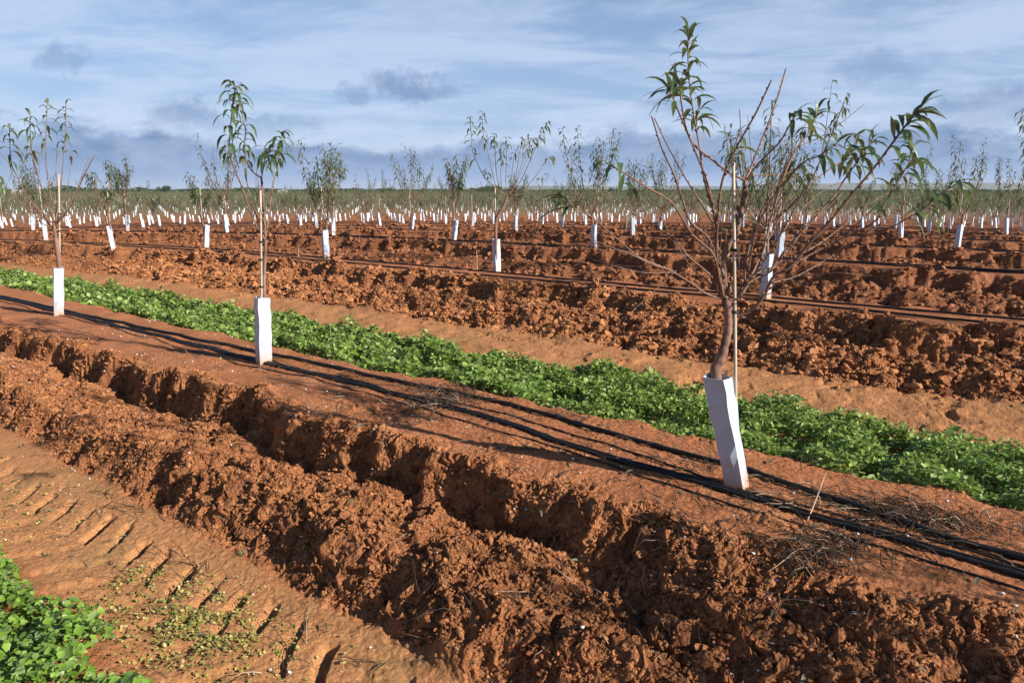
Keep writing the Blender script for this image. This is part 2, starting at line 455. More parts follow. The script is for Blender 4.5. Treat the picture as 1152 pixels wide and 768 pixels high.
# soil for loose clods (no attributes)
def clod_material():
    m, nt, b, out = new_mat('loose_clod_soil')
    geo = N(nt, 'ShaderNodeNewGeometry'); pos = geo.outputs['Position']
    c = ramp(nt, geo.outputs['Random Per Island'], [(0, (.21, .082, .036)), (.5, (.36, .150, .062)), (.85, (.46, .21, .088)), (1, (.43, .155, .07))])
    c2 = ramp(nt, noise(nt, pos, 38, 5, .7), [(.3, (.55, .5, .46)), (.5, (1, 1, 1)), (.72, (1.2, 1.25, 1.3))])
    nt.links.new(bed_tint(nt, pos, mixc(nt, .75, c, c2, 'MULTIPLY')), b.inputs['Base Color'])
    b.inputs['Roughness'].default_value = .93; b.inputs['Specular IOR Level'].default_value = .2
    n1 = bump(nt, noise(nt, pos, 45, 6, .7), 1.0, .02, None)
    bump(nt, noise(nt, pos, 170, 3, .6), .6, .003, b, n1)
    return m
M_CLOD = clod_material()

# ------------------------------------------------------------------ ground sheet (polar: finer where one stands nearer)
def build_ground():
    fine = np.arange(-38, 38.001, .066)
    out = [39]; st = .12
    while out[-1] < 180:
        out.append(out[-1] + st); st = min(st * 1.35, 7)
    out = np.array(out[1:]); out = out[out < 178]
    ang = np.concatenate([-out[::-1], fine, out, [180.0]])
    ang = np.radians(ang)
    r = [.25]
    while r[-1] < 9000:
        q = r[-1]
        if q < 1.7: st = .03
        elif q < 5.5: st = .0022
        elif q < 9: st = .0035
        elif q < 18: st = .0042
        elif q < 45: st = .007
        elif q < 140: st = .011
        else: st = .05
        r.append(q * (1 + st))
    r = np.array(r)
    A, Rr = np.meshgrid(ang, r)
    x = Rr * np.sin(A); y = Rr * np.cos(A)
    nR, nA = x.shape
    stp = np.gradient(r)[:, None]
    cell = np.maximum(stp, Rr * np.abs(np.gradient(ang))[None, :] * .6)
    xf, yf, cf = x.ravel(), y.ravel(), cell.ravel()
    z = np.zeros_like(xf); hx = np.zeros_like(xf); hy = np.zeros_like(xf); ro = np.zeros_like(xf); tr = np.zeros_like(xf); far = np.zeros_like(xf)
    step = 250000
    for i in range(0, len(xf), step):
        sl = slice(i, i + step)
        z[sl], hx[sl], hy[sl], ro[sl], tr[sl], nn, dist = terrain(xf[sl], yf[sl], cf[sl])
        far[sl] = sst(70, 150, dist)
    V = np.stack([xf + hx, yf + hy, z], 1)
    c = np.array([[0, 0, float(z[:nA].mean())]])
    V = np.concatenate([V, c])
    idx = np.arange(nR * nA).reshape(nR, nA)
    nxt = np.roll(idx, -1, axis=1)
    quads = np.stack([idx[:-1], idx[1:], nxt[1:], nxt[:-1]], -1).reshape(-1, 4)
    ci = nR * nA
    tri = np.stack([np.full(nA, ci), idx[0], nxt[0]], -1)
    quads = quads[:, ::-1]; tri = tri[:, ::-1]
    me = np_mesh('ground', V, [quads, tri], [M_SOIL])
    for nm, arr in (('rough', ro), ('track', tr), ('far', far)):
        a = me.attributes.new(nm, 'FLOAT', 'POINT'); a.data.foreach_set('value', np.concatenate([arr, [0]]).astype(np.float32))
    return tag(link('ground', me), 'red clay orchard soil raised into ridges, ploughed rough', None, None, 'structure')
ground = build_ground()
print('ground verts', len(ground.data.vertices))

# ------------------------------------------------------------------ scattering
def rotmats(yaw, tilt, roll):
    cy, sy = np.cos(yaw), np.sin(yaw); ct, st = np.cos(tilt), np.sin(tilt); cr, sr = np.cos(roll), np.sin(roll)
    o = np.zeros_like(yaw); e = np.ones_like(yaw)
    Rz = np.stack([np.stack([cy, -sy, o], -1), np.stack([sy, cy, o], -1), np.stack([o, o, e], -1)], -2)
    Rx = np.stack([np.stack([e, o, o], -1), np.stack([o, ct, -st], -1), np.stack([o, st, ct], -1)], -2)
    Rw = np.stack([np.stack([cr, -sr, o], -1), np.stack([sr, cr, o], -1), np.stack([o, o, e], -1)], -2)
    return Rz @ Rx @ Rw

def scatter_np(tv, tf, P, Rm, sc):
    """returns V,F of copies of template tv (m,3), tf (k,q)"""
    V = np.einsum('nij,mj->nmi', Rm, tv) * sc[:, None, None] + P[:, None, :]
    F = tf[None] + (np.arange(len(P)) * len(tv))[:, None, None]
    return V.reshape(-1, 3), F.reshape(-1, tf.shape[1])

def ico(sub, seed, amp=.35):
    import bmesh
    bm = bmesh.new(); bmesh.ops.create_icosphere(bm, subdivisions=sub, radius=1)
    v = np.array([p.co[:] for p in bm.verts]); f = np.array([[q.index for q in p.verts] for p in bm.faces]); bm.free()
    rs = np.random.default_rng(seed)
    d = np.zeros(len(v))
    for k in range(9):
        a = rs.normal(size=3); a /= np.linalg.norm(a)
        fr = rs.uniform(2, 7)
        d += np.sin(v @ a * fr + rs.uniform(0, 6)) * amp * 1.3 / fr
    for k in range(5):
        a = rs.normal(size=3); a /= np.linalg.norm(a); fr = rs.uniform(3, 6)
        d -= np.abs(np.sin(v @ a * fr + rs.uniform(0, 6))) * amp * .30
    d += rs.uniform(-.16, .16, len(v)) * amp * 2
    v = v * (1 + d)[:, None] * np.array([rs.uniform(.8, 1.3), rs.uniform(.7, 1.1), rs.uniform(.55, .9)])
    return v, f

def join_np(parts):
    V = []; F = {}; o = 0
    for v, f in parts:
        F.setdefault(f.shape[1], []).append(f + o); V.append(v); o += len(v)
    return np.concatenate(V), [np.concatenate(q) for q in F.values()]

def view_ok(x, y, m=1.5):
    return (np.abs(x) < y * .72 + m) & (y > .5)

def clods():
    parts = []
    def batch(cnt, s0, s1, n0, n1, size, sub, thr, protos, sk=2.2):
        s = nr.uniform(s0, s1, cnt * 4); n = nr.uniform(n0, n1, cnt * 4)
        x, y = xy(s, n)
        ro = base_terrain(x, y)[1]
        keep = view_ok(x, y) & (nr.uniform(0, 1, len(s)) < np.clip((ro - thr) * 1.6, .015, 1))
        x, y, ro = x[keep][:cnt], y[keep][:cnt], ro[keep][:cnt]
        sz = size[0] * (size[1] / size[0]) ** (nr.uniform(0, 1, len(x)) ** sk)
        sz = sz * np.clip(ro * 1.4, .35, 1)
        z = gz(x, y)
        P = np.stack([x, y, z + sz * nr.uniform(-.45, .35, len(x))], 1)
        Rm = rotmats(nr.uniform(0, 6.28, len(x)), nr.uniform(-.6, .6, len(x)), nr.uniform(0, 6.28, len(x)))
        which = nr.integers(0, len(protos), len(x))
        for i, (tv, tf) in enumerate(protos):
            k = which == i
            if k.any(): parts.append(scatter_np(tv, tf, P[k], Rm[k], sz[k]))
    big = [ico(3, 100 + i, .42) for i in range(6)]
    mid = [ico(2, 200 + i, .40) for i in range(8)]
    sml = [ico(1, 300 + i, .30) for i in range(8)]
    batch(420, -.5, 7, 1.7, 3.2, (.018, .042), 3, .45, big)
    batch(13000, -1.2, 8, 1.25, 3.2, (.007, .026), 2, .3, mid, 1.7)
    batch(60000, -1.2, 7, 1.2, 4.2, (.004, .014), 1, .22, sml, 1.3)
    batch(5000, -1, 7, 1.2, 2.1, (.002, .010), 1, -.6, sml, 2.4)
    batch(14000, 5, 16, 1.2, 4.2, (.008, .026), 1, .22, sml, 1.5)
    batch(8000, -4, 18, 7.3, 9.4, (.02, .08), 2, .25, mid, 1.7)
    batch(26000, -4, 24, 6.4, 9.6, (.012, .038), 1, .2, sml, 1.4)
    batch(14000, -8, 34, 10.5, 21.6, (.025, .10), 1, .2, sml, 1.6)
    batch(9000, -14, 40, 21.6, 40, (.04, .13), 1, .2, sml, 1.6)
    V, F = join_np(parts)
    return tag(link('soil_clods', np_mesh('soil_clods', V, F, [M_CLOD], False)), 'crumbly loose clods of red soil over the ridge flanks', 'soil clods', None, 'stuff')
clods()

def chips():
    parts = []
    pr = [ico(1, 400 + i, .3) for i in range(5)]
    cnt = 2700
    s = nr.uniform(-1.5, 9, cnt * 3); n = nr.uniform(1.0, 4.2, cnt * 3); x, y = xy(s, n)
    pw = (.25 + .75 * np.exp(-((n - 2.9) / .5) ** 2)) * sst(-.4, .5, fbm(x * 1.6, y * 1.6, 351, 2))
    k = view_ok(x, y) & (nr.uniform(0, 1, len(x)) < pw); x, y = x[k][:cnt], y[k][:cnt]
    sz = .0025 + .010 * nr.uniform(0, 1, len(x)) ** 5
    P = np.stack([x, y, gz(x, y) + sz * .6], 1)
    Rm = rotmats(nr.uniform(0, 6, len(x)), nr.uniform(-.5, .5, len(x)), nr.uniform(0, 6, len(x)))
    for i, (tv, tf) in enumerate(pr):
        q = np.arange(len(x)) % 5 == i
        parts.append(scatter_np(tv, tf, P[q], Rm[q], sz[q]))
    V, F = join_np(parts)
    return tag(link('stone_chips', np_mesh('stone_chips', V, F, [M_CHIP], False)), 'small white stone chips strewn over the red soil', 'stone chips', None, 'stuff')
chips()

# ---- cover crop
def round_leaf(k=8, lob=.0):
    v = [(0, .45, -.02)]
    for i in range(k):
        a = 2 * math.pi * i / k - math.pi / 2
        r = .5 * (1 + lob * math.cos(3 * (a - math.pi / 2)))
        v.append((r * math.cos(a) * 1.0, .48 + r * math.sin(a), .10 * abs(math.cos(a)) + .05 * math.sin(a * 2)))
    f = [(0, 1 + i, 1 + (i + 1) % k) for i in range(k)]
    return np.array(v, float), np.array(f)
def small_leaf():
    v = np.array([(0, 0, 0), (.42, .45, .12), (.22, .95, .02), (0, .5, -.05), (-.22, .95, .02), (-.42, .45, .12)], float)
    return v, np.array([(0, 1, 3), (1, 2, 3), (2, 4, 3), (4, 5, 3), (5, 0, 3)])

def crop_strip(name, mat, zones, edge, hgt, label, tpl=None):
    parts = []
    for cnt, s0, s1, size, kind in zones:
        s = nr.uniform(s0, s1, cnt); u = nr.uniform(0, 1, cnt)
        lo, hi = edge(s)
        n = lo + (hi - lo) * u
        # ragged margins and clumps
        cl = .5 + .5 * fbm(s * 2.3, n * 2.3, 301, 3)
        keep = (np.minimum(u, 1 - u) * 5 + cl * 1.2 > .72) & (cl > .20)
        s, n, u, cl = s[keep], n[keep], u[keep], cl[keep]
        x, y = xy(s, n); k = view_ok(x, y, 1.0); x, y, cl, u, s, n = x[k], y[k], cl[k], u[k], s[k], n[k]
        env = np.clip(np.minimum(u, 1 - u) * 4 + .35, 0, 1)
        H = hgt * (.42 + .95 * cl) * env
        # individual plants: domes
        dome = clodnoise(s / .26, n / .26, 311)
        H = H * (.40 + 1.1 * dome)
        zz = base_terrain(x, y)[0]
        h = H * nr.uniform(.0, 1, len(x)) ** .55
        P = np.stack([x, y, zz + .01 + h], 1)
        sz = size * nr.uniform(.5, 1.35, len(x))
        tilt = nr.normal(0, .72, len(x)) 
        Rm = rotmats(nr.uniform(0, 6.283, len(x)), tilt, nr.uniform(0, 6.283, len(x)))
        tv, tf = {'round': round_leaf(8, .10), 'lob': round_leaf(9, .22), 'small': small_leaf()}[kind]
        parts.append(scatter_np(tv, tf, P, Rm, sz))
    V, F = join_np(parts)
    o = link(name, np_mesh(name, V, F, [mat]))
    return tag(o, label, 'cover crop', None, 'stuff')

def edge_mid(s):
    lo = 4.22 + .08 * vnoise(s * 1.1, s * 0, 321); hi = 6.36 - .12 * sst(2.5, -1.5, s) + .20 * vnoise(s * .9, s * 0 + 4, 322) + .10 * vnoise(s * 3, s * 0 + 8, 323)
    b = bend(s) * .6
    return lo - .02 * b, hi - b
crop_strip('cover_crop', M_CROP,
           [(44000, -4.5, 4, .028, 'lob'), (62000, -4.5, 4, .032, 'small'), (6000, -4.5, 4, .046, 'round'), (48000, 3.5, 10, .040, 'small'), (12000, 3.5, 10, .05, 'round'),
            (30000, 10, 20, .065, 'small'), (14000, 20, 40, .10, 'small')],
           edge_mid, .24, 'dense green leafy cover crop strip between the first two tree rows')
def edge_fore(s):
    return 0 * s - .4, 1.20 + .12 * vnoise(s * 1.3, s * 0, 331)
crop_strip('clover_patch', M_CROP2, [(11000, 1.6, 7, .024, 'round'), (4500, 1.6, 7, .044, 'round'), (16000, 1.6, 7, .028, 'lob'), (16000, 1.6, 7, .026, 'small')],
           edge_fore, .19, 'bright green round-leaved clover patch in the near left corner')

def weeds():
    parts = []
    tv, tf = small_leaf()
    pts = []
    for px, py, rx, cnt in ((150, 655, .20, 340), (190, 672, .22, 420), (210, 700, .22, 900), (255, 722, .20, 800), (235, 690, .25, 500), (125, 690, .12, 120),
                            (100, 715, .14, 260), (170, 735, .2, 200), (10, 565, .35, 300), (25, 590, .3, 220), (330, 740, .2, 120), (210, 762, .25, 200), (300, 725, .12, 160)):
        x, y = on_ground(px, py, -.44)
        sc = nr.normal(0, rx * .55, (cnt, 2))
        pts.append(np.stack([x + sc[:, 0], y + sc[:, 1]], 1))
    p = np.concatenate(pts)
    cl = fbm(p[:, 0] * 9, p[:, 1] * 9, 341, 2); p = p[cl > -.15]
    z = gz(p[:, 0], p[:, 1])
    P = np.stack([p[:, 0], p[:, 1], z + nr.uniform(.002, .02, len(p))], 1)
    Rm = rotmats(nr.uniform(0, 6.28, len(p)), nr.normal(0, .6, len(p)), nr.uniform(0, 6.28, len(p)))
    parts.append(scatter_np(tv, tf, P, Rm, nr.uniform(.008, .02, len(p))))
    V, F = join_np(parts)
    tag(link('weed_patch', np_mesh('weed_patch', V, F, [M_WEED])), 'sparse yellow-green seedling weeds on the wheel track', 'weeds', None, 'stuff')
weeds()

# ---- litter: dry twigs and fallen leaves
def twigs():
    mb = MB()
    spots = [(480, 440, .30, 95), (505, 455, .22, 170), (470, 460, .22, 90), (525, 447, .2, 70), (640, 470, .22, 26), (560, 470, .4, 36), (700, 510, .5, 40), (780, 530, .25, 36), (870, 556, .25, 30),
             (950, 570, .22, 44), (1000, 580, .25, 110), (1045, 590, .22, 120), (1090, 605, .22, 50), (1130, 600, .3, 40), (940, 620, .16, 70), (925, 632, .12, 60), (965, 616, .15, 40),
             (800, 580, .35, 40), (1040, 640, .4, 24), (240, 395, .5, 40), (330, 415, .4, 44), (400, 428, .45, 44), (600, 520, .5, 30), (330, 690, .4, 16), (210, 590, .5, 26), (560, 690, .4, 36),
             (700, 620, .5, 50), (850, 680, .5, 40), (1000, 700, .5, 40), (120, 545, .4, 18)]
    for px, py, rad, cnt in spots:
        zz = 0 if py < 640 and not (px < 400 and py > 540) else -.25
        x0, y0 = on_ground(px, py, zz)
        for i in range(cnt):
            a = rnd.gauss(math.atan2(RY, RX), .8)
            x = x0 + rnd.gauss(0, rad * .5); y = y0 + rnd.gauss(0, rad * .4)
            L = rnd.uniform(.04, .22) * (1.25 if rnd.random() < .2 else 1)
            pts = []
            cv = rnd.uniform(-2.5, 2.5)
            lift = rnd.uniform(.002, .03) if rnd.random() < .75 else rnd.uniform(.03, .07)
            q = [x, y]
            for j in range(5):
                pts.append((q[0], q[1]))
                a += cv * L / 4 * 2; q = [q[0] + math.cos(a) * L / 4, q[1] + math.sin(a) * L / 4]
            xs = np.array(pts); zs = gz(xs[:, 0], xs[:, 1])
            zs = .5 * zs + .5 * zs.max()
            P = [(xs[j, 0], xs[j, 1], zs[j] + .003 + lift * math.sin(math.pi * j / 4 * rnd.uniform(.6, 1.0))) for j in range(5)]
            r = rnd.uniform(.0009, .0028)
            mb.tube(P, [r, r, r * .9, r * .7, r * .4], 4, mi=1 if rnd.random() < .10 else 0)
    tag(link('dry_twigs', mb.mesh('dry_twigs', [M_DRY, M_STICK])), 'dark dry prunings and weed stalks tangled over the black pipes', 'dry twigs', None, 'stuff')
twigs()

def litter():
    mb = MB()
    cnt = 420
    s = nr.uniform(-1.2, 8, cnt * 2); n = nr.uniform(.9, 4.2, cnt * 2); x, y = xy(s, n); k = view_ok(x, y); x, y = x[k][:cnt], y[k][:cnt]
    z = gz(x, y)
    for i in range(len(x)):
        a = rnd.uniform(0, 6.28)
        mb.leaf((x[i], y[i], z[i] + rnd.uniform(.006, .02)), (math.cos(a), math.sin(a), rnd.uniform(.0, .5)), rnd.uniform(.03, .10), rnd.uniform(.007, .018), rnd.uniform(.2, 1.3), rnd.uniform(0, 6), 3)
    tag(link('fallen_leaves', mb.mesh('fallen_leaves', [M_LITTER])), 'scattered narrow fallen leaves on the bare soil', 'fallen leaves', None, 'stuff')
litter()

def grass_tuft(px, py, label, cnt=16, L=.07):
    x, y = on_ground(px, py, -.44); z = gz1(x, y)
    mb = MB()
    for i in range(cnt):
        a = rnd.uniform(0, 6.28); t = rnd.uniform(.3, 1.3)
        mb.leaf((rnd.gauss(0, .006), rnd.gauss(0, .006), 0), (math.cos(a) * t, math.sin(a) * t, 1), L * rnd.uniform(.6, 1.2), .005, rnd.uniform(.3, 1.2), a, 3)
    o = link('grass_tuft', mb.mesh('grass_tuft', [M_LEAFMID])); o.location = (x, y, z)
    tag(o, label, 'grass tuft')
grass_tuft(270, 626, 'small grey-green grass tuft on the smooth wheel track')
grass_tuft(52, 624, 'pale dry tuft at the edge of the clover patch', 12, .06)

# ------------------------------------------------------------------ hoses
def hose(sn_pts, r, label, cat='drip hose', group='black drip hoses along the ridges', sag=.010, seed=1, step=.055, z_off=0.0):
    s0, s1 = sn_pts[0][0], sn_pts[-1][0]
    m = max(int((s1 - s0) / step), 8)
    ss = np.linspace(s0, s1, m)
    P = smooth_poly([np.array([a, b, 0.0]) for a, b in sn_pts], 12)
    pa = np.array([p[0] for p in P]); pb = np.array([p[1] for p in P])
    nn = np.interp(ss, pa, pb) + sag * 3 * vnoise(ss * 1.1, ss * 0 + seed, 400 + seed) + sag * vnoise(ss * 3.7, ss * 0 + seed, 500 + seed)
    x, y = xy(ss, nn)
    z = gz(x, y)
    kk = np.ones(7) / 7
    zp = np.pad(z, 3, 'edge'); z = np.maximum(np.convolve(zp, kk, 'valid'), z - .012) + r + .002 + z_off
    # hoses bridge the small hollows
    rr_ = np.full(m, r) * (1 + .04 * vnoise(ss * 9, ss * 0 + seed, 611))
    if step < .12: rr_[5::11] *= 1.32
    mb = MB(); mb.tube(np.stack([x, y, z], 1), rr_.tolist(), 8)
    c = np.array([x[m // 2], y[m // 2], z[m // 2]])
    o = link('drip_hose', mb.mesh('drip_hose', [M_HOSE], c)); o.location = c
    tag(o, label, cat, group)
NEAR = [(-2.5, 3.30), (.15, 3.36), (1.3, 3.41), (2.4, 3.50), (3.6, 3.62), (6, 3.60), (8, 3.61), (12, 3.58), (20, 3.45), (32, 3.4)]
hose(NEAR, .0105, 'black drip hose passing in front of the nearest white guard, lower of the twin lines', seed=1)
hose([(a, b + .028) for a, b in NEAR], .0095, 'black drip hose touching the lower twin line, on its far side', seed=1, z_off=.004)
hose([(-2.5, 3.45), (.17, 3.53), (1.36, 3.73), (3.2, 3.95), (6, 3.84), (10, 3.70), (16, 3.62), (32, 3.5)], .0145, 'thicker black hose behind the nearest guard, closest to the green strip', seed=3)
hose([(-2.5, 3.40), (.3, 3.47), (1.0, 3.50), (1.9, 3.60), (2.8, 3.74), (3.8, 3.72), (5, 3.70), (7, 3.66), (9, 3.72), (14, 3.6), (30, 3.47)], .0055, 'thin black line wandering between the nearest twin hoses and the thicker one', seed=5, sag=.02)
hose([(-2.5, 3.24), (.6, 3.27), (2.2, 3.38), (3.4, 3.50), (4.6, 3.52), (6.5, 3.47), (8, 3.52), (12, 3.5), (22, 3.42)], .005, 'thin black line lowest on the near ridge, camera side of the twin hoses', seed=6, sag=.02)
ordn = ['first', 'second', 'third', 'fourth', 'fifth', 'sixth', 'seventh', 'eighth', 'ninth', 'tenth', 'eleventh', 'twelfth']
for k in range(1, 8):
    a0, a1 = -8 - 4 * k, 30 + 5 * k
    for j, (off, r, wd) in enumerate(((-.20, .013, 'nearer'), (.16 + .05 * (k % 2), .013, 'farther'))):
        pts = [(a, row_n(k, a) + off + rnd.uniform(-.07, .07)) for a in np.arange(a0, a1, 3.0)]
        hose(pts, r * (1 + .06 * k), f'{wd} of the two black drip hoses on the {ordn[k]} tree ridge', seed=10 * k + j, step=.16 + .05 * k, sag=.02, z_off=.004 if k < 3 else -.008)

# ------------------------------------------------------------------ tree guards
def guard_mesh(seed, w=.115, h=.585, lean=(0, 0), nrow=12, dirt=True, twist=0.0, taper=.0, crum=.008):
    rs = random.Random(seed)
    cr = .02
    sec = []
    nside = 3
    for q in range(4):
        for i in range(nside):
            t = i / nside
            a0 = math.pi / 4 + q * math.pi / 2
            p0 = np.array([math.cos(a0), math.sin(a0)]) * w / 2 * 1.30; a1 = a0 + math.pi / 2
            p1 = np.array([math.cos(a1), math.sin(a1)]) * w / 2 * 1.30
            p = p0 * (1 - t) + p1 * t
            if i == 0: p = p * .985
            sec.append(p)
    sec = np.array(sec); m = len(sec)
    ph = [rs.uniform(0, 6.28) for _ in range(8)]
    jit = [[np.array([rs.gauss(0, 1), rs.gauss(0, 1)]) * crum * .45 for _ in range(m)] for _ in range(nrow + 1)]
    mb = MB(); vs = []
    for inner in (0, 1):
        for r in range(nrow + 1):
            t = r / nrow; z = t * h
            sc = 1 - taper * (1 - t) - (.012 if inner else 0) / w * 2 * .15
            for i in range(m):
                a = 2 * math.pi * i / m
                d = .5 * crum * (math.sin(3 * a + 9 * t + ph[0]) * .5 + math.sin(2 * a - 14 * t + ph[1]) * .5 + .6 * math.sin(5 * a + 21 * t + ph[2])) * (.35 + .65 * math.sin(math.pi * min(1, t * 1.05)))
                p = sec[i] * sc; p = p * (1 + d / (w / 2)) - (0.0016 * p / np.linalg.norm(p) if inner else 0)
                tw = twist * t
                p = p + (jit[r][i] if 0 < r < nrow else 0)
                x = p[0] * math.cos(tw) - p[1] * math.sin(tw) + lean[0] * t; y = p[0] * math.sin(tw) + p[1] * math.cos(tw) + lean[1] * t
                zz = z + (.006 * math.sin(a + ph[3]) + .004 * math.sin(2 * a + ph[4]) if r == nrow else 0)
                vs.append((x, y, zz))
    fs = []
    L = (nrow + 1) * m
    for r in range(nrow):
        for i in range(m):
            j = (i + 1) % m
            a, b, c, d = r * m + i, r * m + j, (r + 1) * m + j, (r + 1) * m + i
            fs.append((a, b, c, d)); fs.append((L + d, L + c, L + b, L + a))
    for i in range(m):
        j = (i + 1) % m; a, b = nrow * m + i, nrow * m + j
        fs.append((a, b, L + b, L + a)); fs.append((j, i, L + i, L + j))
    mb.add(vs, fs)
    me = mb.mesh('tree_guard', [M_GUARD], smooth=False)
    return me

def lean_to(base, px, py, rz, h):
    t = at(px, py, base[1]) - np.array([base[0], base[1], gz1(*base)])
    c_, s_ = math.cos(-rz), math.sin(-rz)
    return (t[0] * c_ - t[1] * s_, t[0] * s_ + t[1] * c_)
def place_guard(x, y, z, me, rz, label, group=None, tilt=(0, 0), sc=1.0):
    o = link('tree_guard', me); o.location = (x, y, z); o.rotation_euler = (tilt[0], tilt[1], rz); o.scale = (sc, sc, sc)
    return tag(o, label, 'tree guard', group)

# ------------------------------------------------------------------ trees
def shoot_radii(n, r0, r1):
    return [r0 + (r1 - r0) * (i / (n - 1)) ** .8 for i in range(n)]

def leaves_on(mb, pts, t0, cnt, L, W, droop, seg, out=.9, mi=0):
    pts = [np.asarray(p) for p in pts]; n = len(pts)
    ph = rnd.uniform(0, 6.28)
    for i in range(cnt):
        t = t0 + (1 - t0) * ((i + .6) / cnt) ** .8
        f = min(t * (n - 1), n - 1.001); j = int(f); fr = f - j
        p = pts[j] * (1 - fr) + pts[j + 1] * fr
        tg = pts[j + 1] - pts[j]; tg = tg / (np.linalg.norm(tg) + 1e-9)
        a = np.cross(tg, [.3, .2, 1.0]); a /= np.linalg.norm(a) + 1e-9; b = np.cross(tg, a)
        an = ph + i * 2.4 + rnd.uniform(-.4, .4)
        side = a * math.cos(an) + b * math.sin(an)
        top = t > .93
        d = tg * (rnd.uniform(.5, .9) if not top else 1.1) + side * out * (rnd.uniform(.6, 1.1) if not top else rnd.uniform(.4, .8))
        ll = L * rnd.uniform(.6, 1.15) * (1 if not top else .8)
        mb.leaf(p, d, ll, W * rnd.uniform(.75, 1.15) * (ll / L) ** .4, droop * rnd.uniform(.6, 1.35), rnd.uniform(0, 6.28), seg, rnd.uniform(.1, .4), mi)

def buds(mb, pts, r, step=.035):
    acc = 0; side = 1
    for i in range(2, len(pts) - 1):
        acc += np.linalg.norm(np.asarray(pts[i]) - np.asarray(pts[i - 1]))
        if acc > step:
            acc = 0; side = -side
            tg = np.asarray(pts[i + 1]) - np.asarray(pts[i - 1]); tg /= np.linalg.norm(tg) + 1e-9
            a = np.cross(tg, [rnd.uniform(-1, 1), rnd.uniform(-1, 1), .4]); a /= np.linalg.norm(a) + 1e-9
            p = np.asarray(pts[i]); q = r[i]
            b = p + a * q * .6
            mb.tube([b, b + a * q * 1.2 + tg * q * 1.4, b + a * q * 1.4 + tg * q * 3.0], [q * .85, q * .7, q * .1], 4)

def authored_tree(D0, base_xy, trunk_px, trunk_r, branches, label, leafL, leafW, seg=5, group=None, dz_scale=1.0, sides=8):
    """trunk and every branch traced as its own polyline and given its own depth"""
    x0, y0 = base_xy; z0 = gz1(x0, y0)
    root = empty('fruit_tree', (x0, y0, z0)); O = np.array([x0, y0, z0])
    tag(root, label, 'fruit tree', group)
    tp = [np.array([x0, y0, z0 + .02])] + [at(px, py, D0 + dd) for px, py, dd in trunk_px]
    tp = smooth_poly(tp, 8)
    n = len(tp)
    tr = np.interp(np.linspace(0, 1, n), np.linspace(0, 1, len(trunk_r)), trunk_r)
    tr = [r * (1 + .09 * math.sin(i * 1.9) + rnd.uniform(-.05, .05)) for i, r in enumerate(tr)]
    mb = MB(); mb.tube(tp, tr, 12)
    link('trunk', mb.mesh('trunk', [M_BARK], O), root)
    for br in branches:
        px = br['p']; dd = br.get('d', rnd.uniform(-.35, .35) * dz_scale)
        d_in = br.get('d0', 0.0)
        m = len(px)
        # distance along branch for depth progress
        cum = [0.0]
        for i in range(1, m): cum.append(cum[-1] + math.hypot(px[i][0] - px[i - 1][0], px[i][1] - px[i - 1][1]))
        P = [at(px[i][0], px[i][1], D0 + d_in + dd * cum[i] / cum[-1]) for i in range(m)]
        Q = smooth_poly(P, 7)
        r0, r1 = br.get('r', (.007, .0025)); r0 *= .80
        rr = shoot_radii(len(Q), r0, r1)
        b = MB(); b.tube(Q, rr, sides if r0 > .008 else 6)
        if seg == 5: buds(b, Q, rr, .03)
        bo = link('branch', b.mesh('branch', [M_SHOOT], O), root)
        lv = br.get('l')
        if lv:
            cnt, t0 = lv[0], lv[1]; dr = lv[2] if len(lv) > 2 else 1.2
            l = MB(); leaves_on(l, Q, t0, cnt, leafL, leafW, dr, seg)
            link('leaf_cluster', l.mesh('leaf_cluster', [M_LEAF], O), bo)
    return root

def rev(a): return a[::-1]
